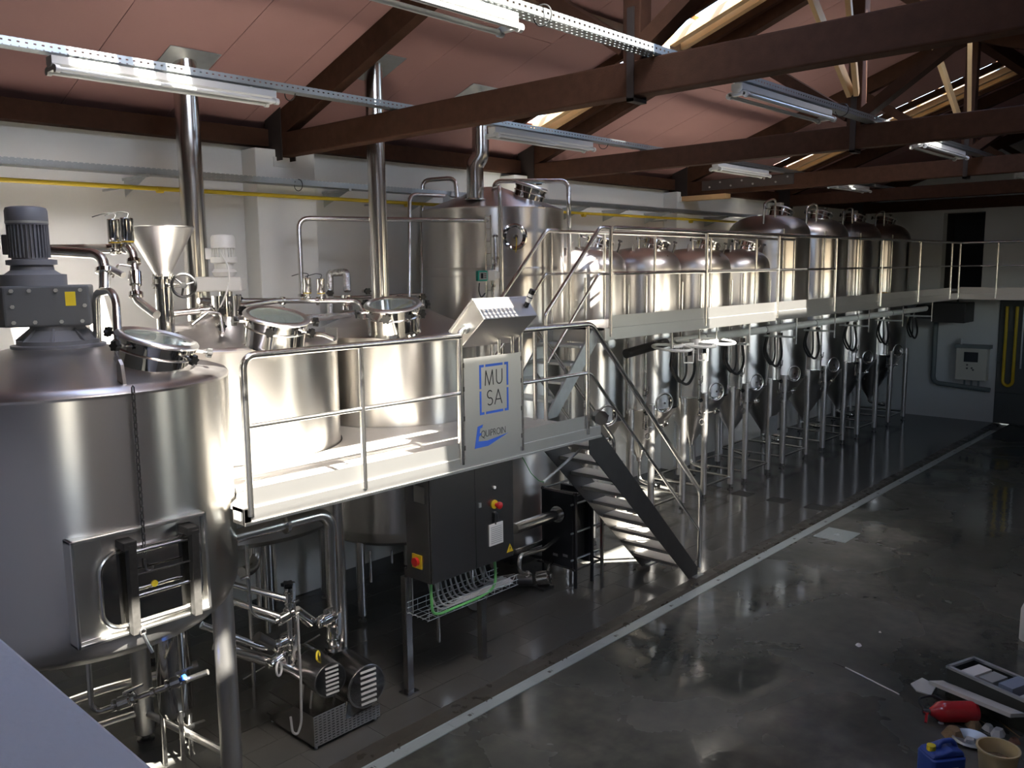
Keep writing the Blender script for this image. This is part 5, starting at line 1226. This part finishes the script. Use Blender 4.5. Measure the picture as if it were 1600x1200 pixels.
m0 = P(1519, 1072, z=0); md = (P(1620, 1118, z=0)-m0).normalized(); mn = V(-md.y, md.x, 0)
if mn.y < 0: mn = -mn
def mbx(a0, a1, b0, b1, z0, z1, name, mm):
    vs = [m0+md*a+mn*b+V(0, 0, z) for z in (z0, z1) for a, b in ((a0, b0), (a1, b0), (a1, b1), (a0, b1))]
    return M().add(vs, [(0,3,2,1),(4,5,6,7),(0,1,5,4),(1,2,6,5),(2,3,7,6),(3,0,4,7)]).build(name, mm, mb, smooth=0)
mbx(0, .75, 0, .01, .0, .27, 'wall', 'crate'); mbx(0, .75, .35, .36, .0, .27, 'wall', 'crate'); mbx(0, .01, .01, .35, 0, .27, 'wall', 'crate'); mbx(0, .75, .01, .35, 0, .01, 'bottom', 'crate')
mbx(-.005, .75, -.008, .025, .255, .275, 'rim', 'galv'); mbx(-.005, .75, .335, .368, .255, .275, 'rim', 'galv'); mbx(-.008, .02, 0, .36, .255, .275, 'rim', 'galv')
random.seed(11)
for i in range(4): mbx(.08+.17*i, .20+.17*i, .05+.05*(i % 2), .30, .20, .25+.02*(i % 3), 'rag', ['paper', 'grey_cable', 'bluegrey', 'paper'][i])
bd0 = P(1462, 1062, z=.16)
fb_ = M(); fb_.bar(P(1462, 1066, z=.12), P(1590, 1118, z=.20), .16, .03, (.2, 0, 1)); tag(fb_.build('foam_board', 'foam', smooth=0), 'pale foam board leaning over the fire extinguisher', 'board')
fs_ = M(); fs_.prism([(0, 0), (.22, .02), (.28, .16), (.1, .2), (.0, .12)], lambda a, b, t: P(1445, 1085, z=0)+V(a, b-.05, .002+.01*t)); tag(fs_.build('cardboard_scrap', 'foam', smooth=0), 'pale cardboard scrap lying behind the fire extinguisher', 'cardboard')
stx = M().cyl(P(1321, 1043, z=.008), P(1405, 1085, z=.008), .007, n=8); tag(stx.build('thin_stick', 'paper'), 'thin pale stick lying alone on the concrete floor', 'stick')
tag(M().cyl(P(1302, 1036, z=.004), P(1321, 1043, z=.004), .003, n=6).build('wire_scrap', 'black'), 'short dark wire at the tip of the thin stick', 'wire')
DB = [(1521, 1135, .09, 'dirt'), (1545, 1140, .07, 'foam'), (1490, 1150, .12, 'dirt'), (1515, 1162, .08, 'grey_cable'), (1560, 1148, .09, 'paper'), (1470, 1130, .03, 'paper'), (1342, 1009, .04, 'paper'), (1375, 988, .02, 'paper'), (1585, 1160, .06, 'rust')]
for i, (px, py, s, mm) in enumerate(DB):
    c = P(px, py, z=0); bm_ = M(); n_ = 7
    pts = [(s*(.6+.4*random.random())*math.cos(2*math.pi*q/n_), s*(.5+.4*random.random())*math.sin(2*math.pi*q/n_)) for q in range(n_)]
    bm_.prism(pts, lambda a, b, t: V(c.x+a*(1-.45*t), c.y+b*(1-.45*t), s*.55*t))
    tag(bm_.build('debris_chunk', mm, smooth=0), ['brown lump behind the bucket', 'pale lump beside the foam board end', 'large brown crumpled lump between extinguisher and can', 'grey lump by the dented pan', 'white paper piece beside the bucket', 'tiny paper scrap under the extinguisher', 'pale scrap lying alone near the stick', 'tiny white scrap far out on the concrete', 'rusty lump at the bucket rim'][i]+', on the floor', 'debris', 'rubble on the floor')
pn_ = M().lathe([(.06, 0), (.14, .03), (.13, .045), (.05, .02)], P(1517, 1160, z=0), 24, cap=False); tag(pn_.build('dented_pan', 'galv'), 'dented grey pan among the rubble by the bucket', 'pan')
wc_ = M().lathe([(.11, 0), (.11, .30), (.09, .36), (.05, .38)], P(1612, 1000, z=0), 24); tag(wc_.build('white_drum', 'white_plastic'), 'white plastic drum standing beyond the metal crate', 'drum')
for i in range(3):
    s_ = M().cyl(P(1405+i*45, 1118+i*8, z=.004)+V(.4, -.4, 0), P(1465+i*30, 1150+i*10, z=.004)+V(.4, -.35, 0), .004, n=5); tag(s_.build('straw', 'dirt'), 'thin dry straw on the dusty floor near the extinguisher', 'straw', 'straws on the floor')
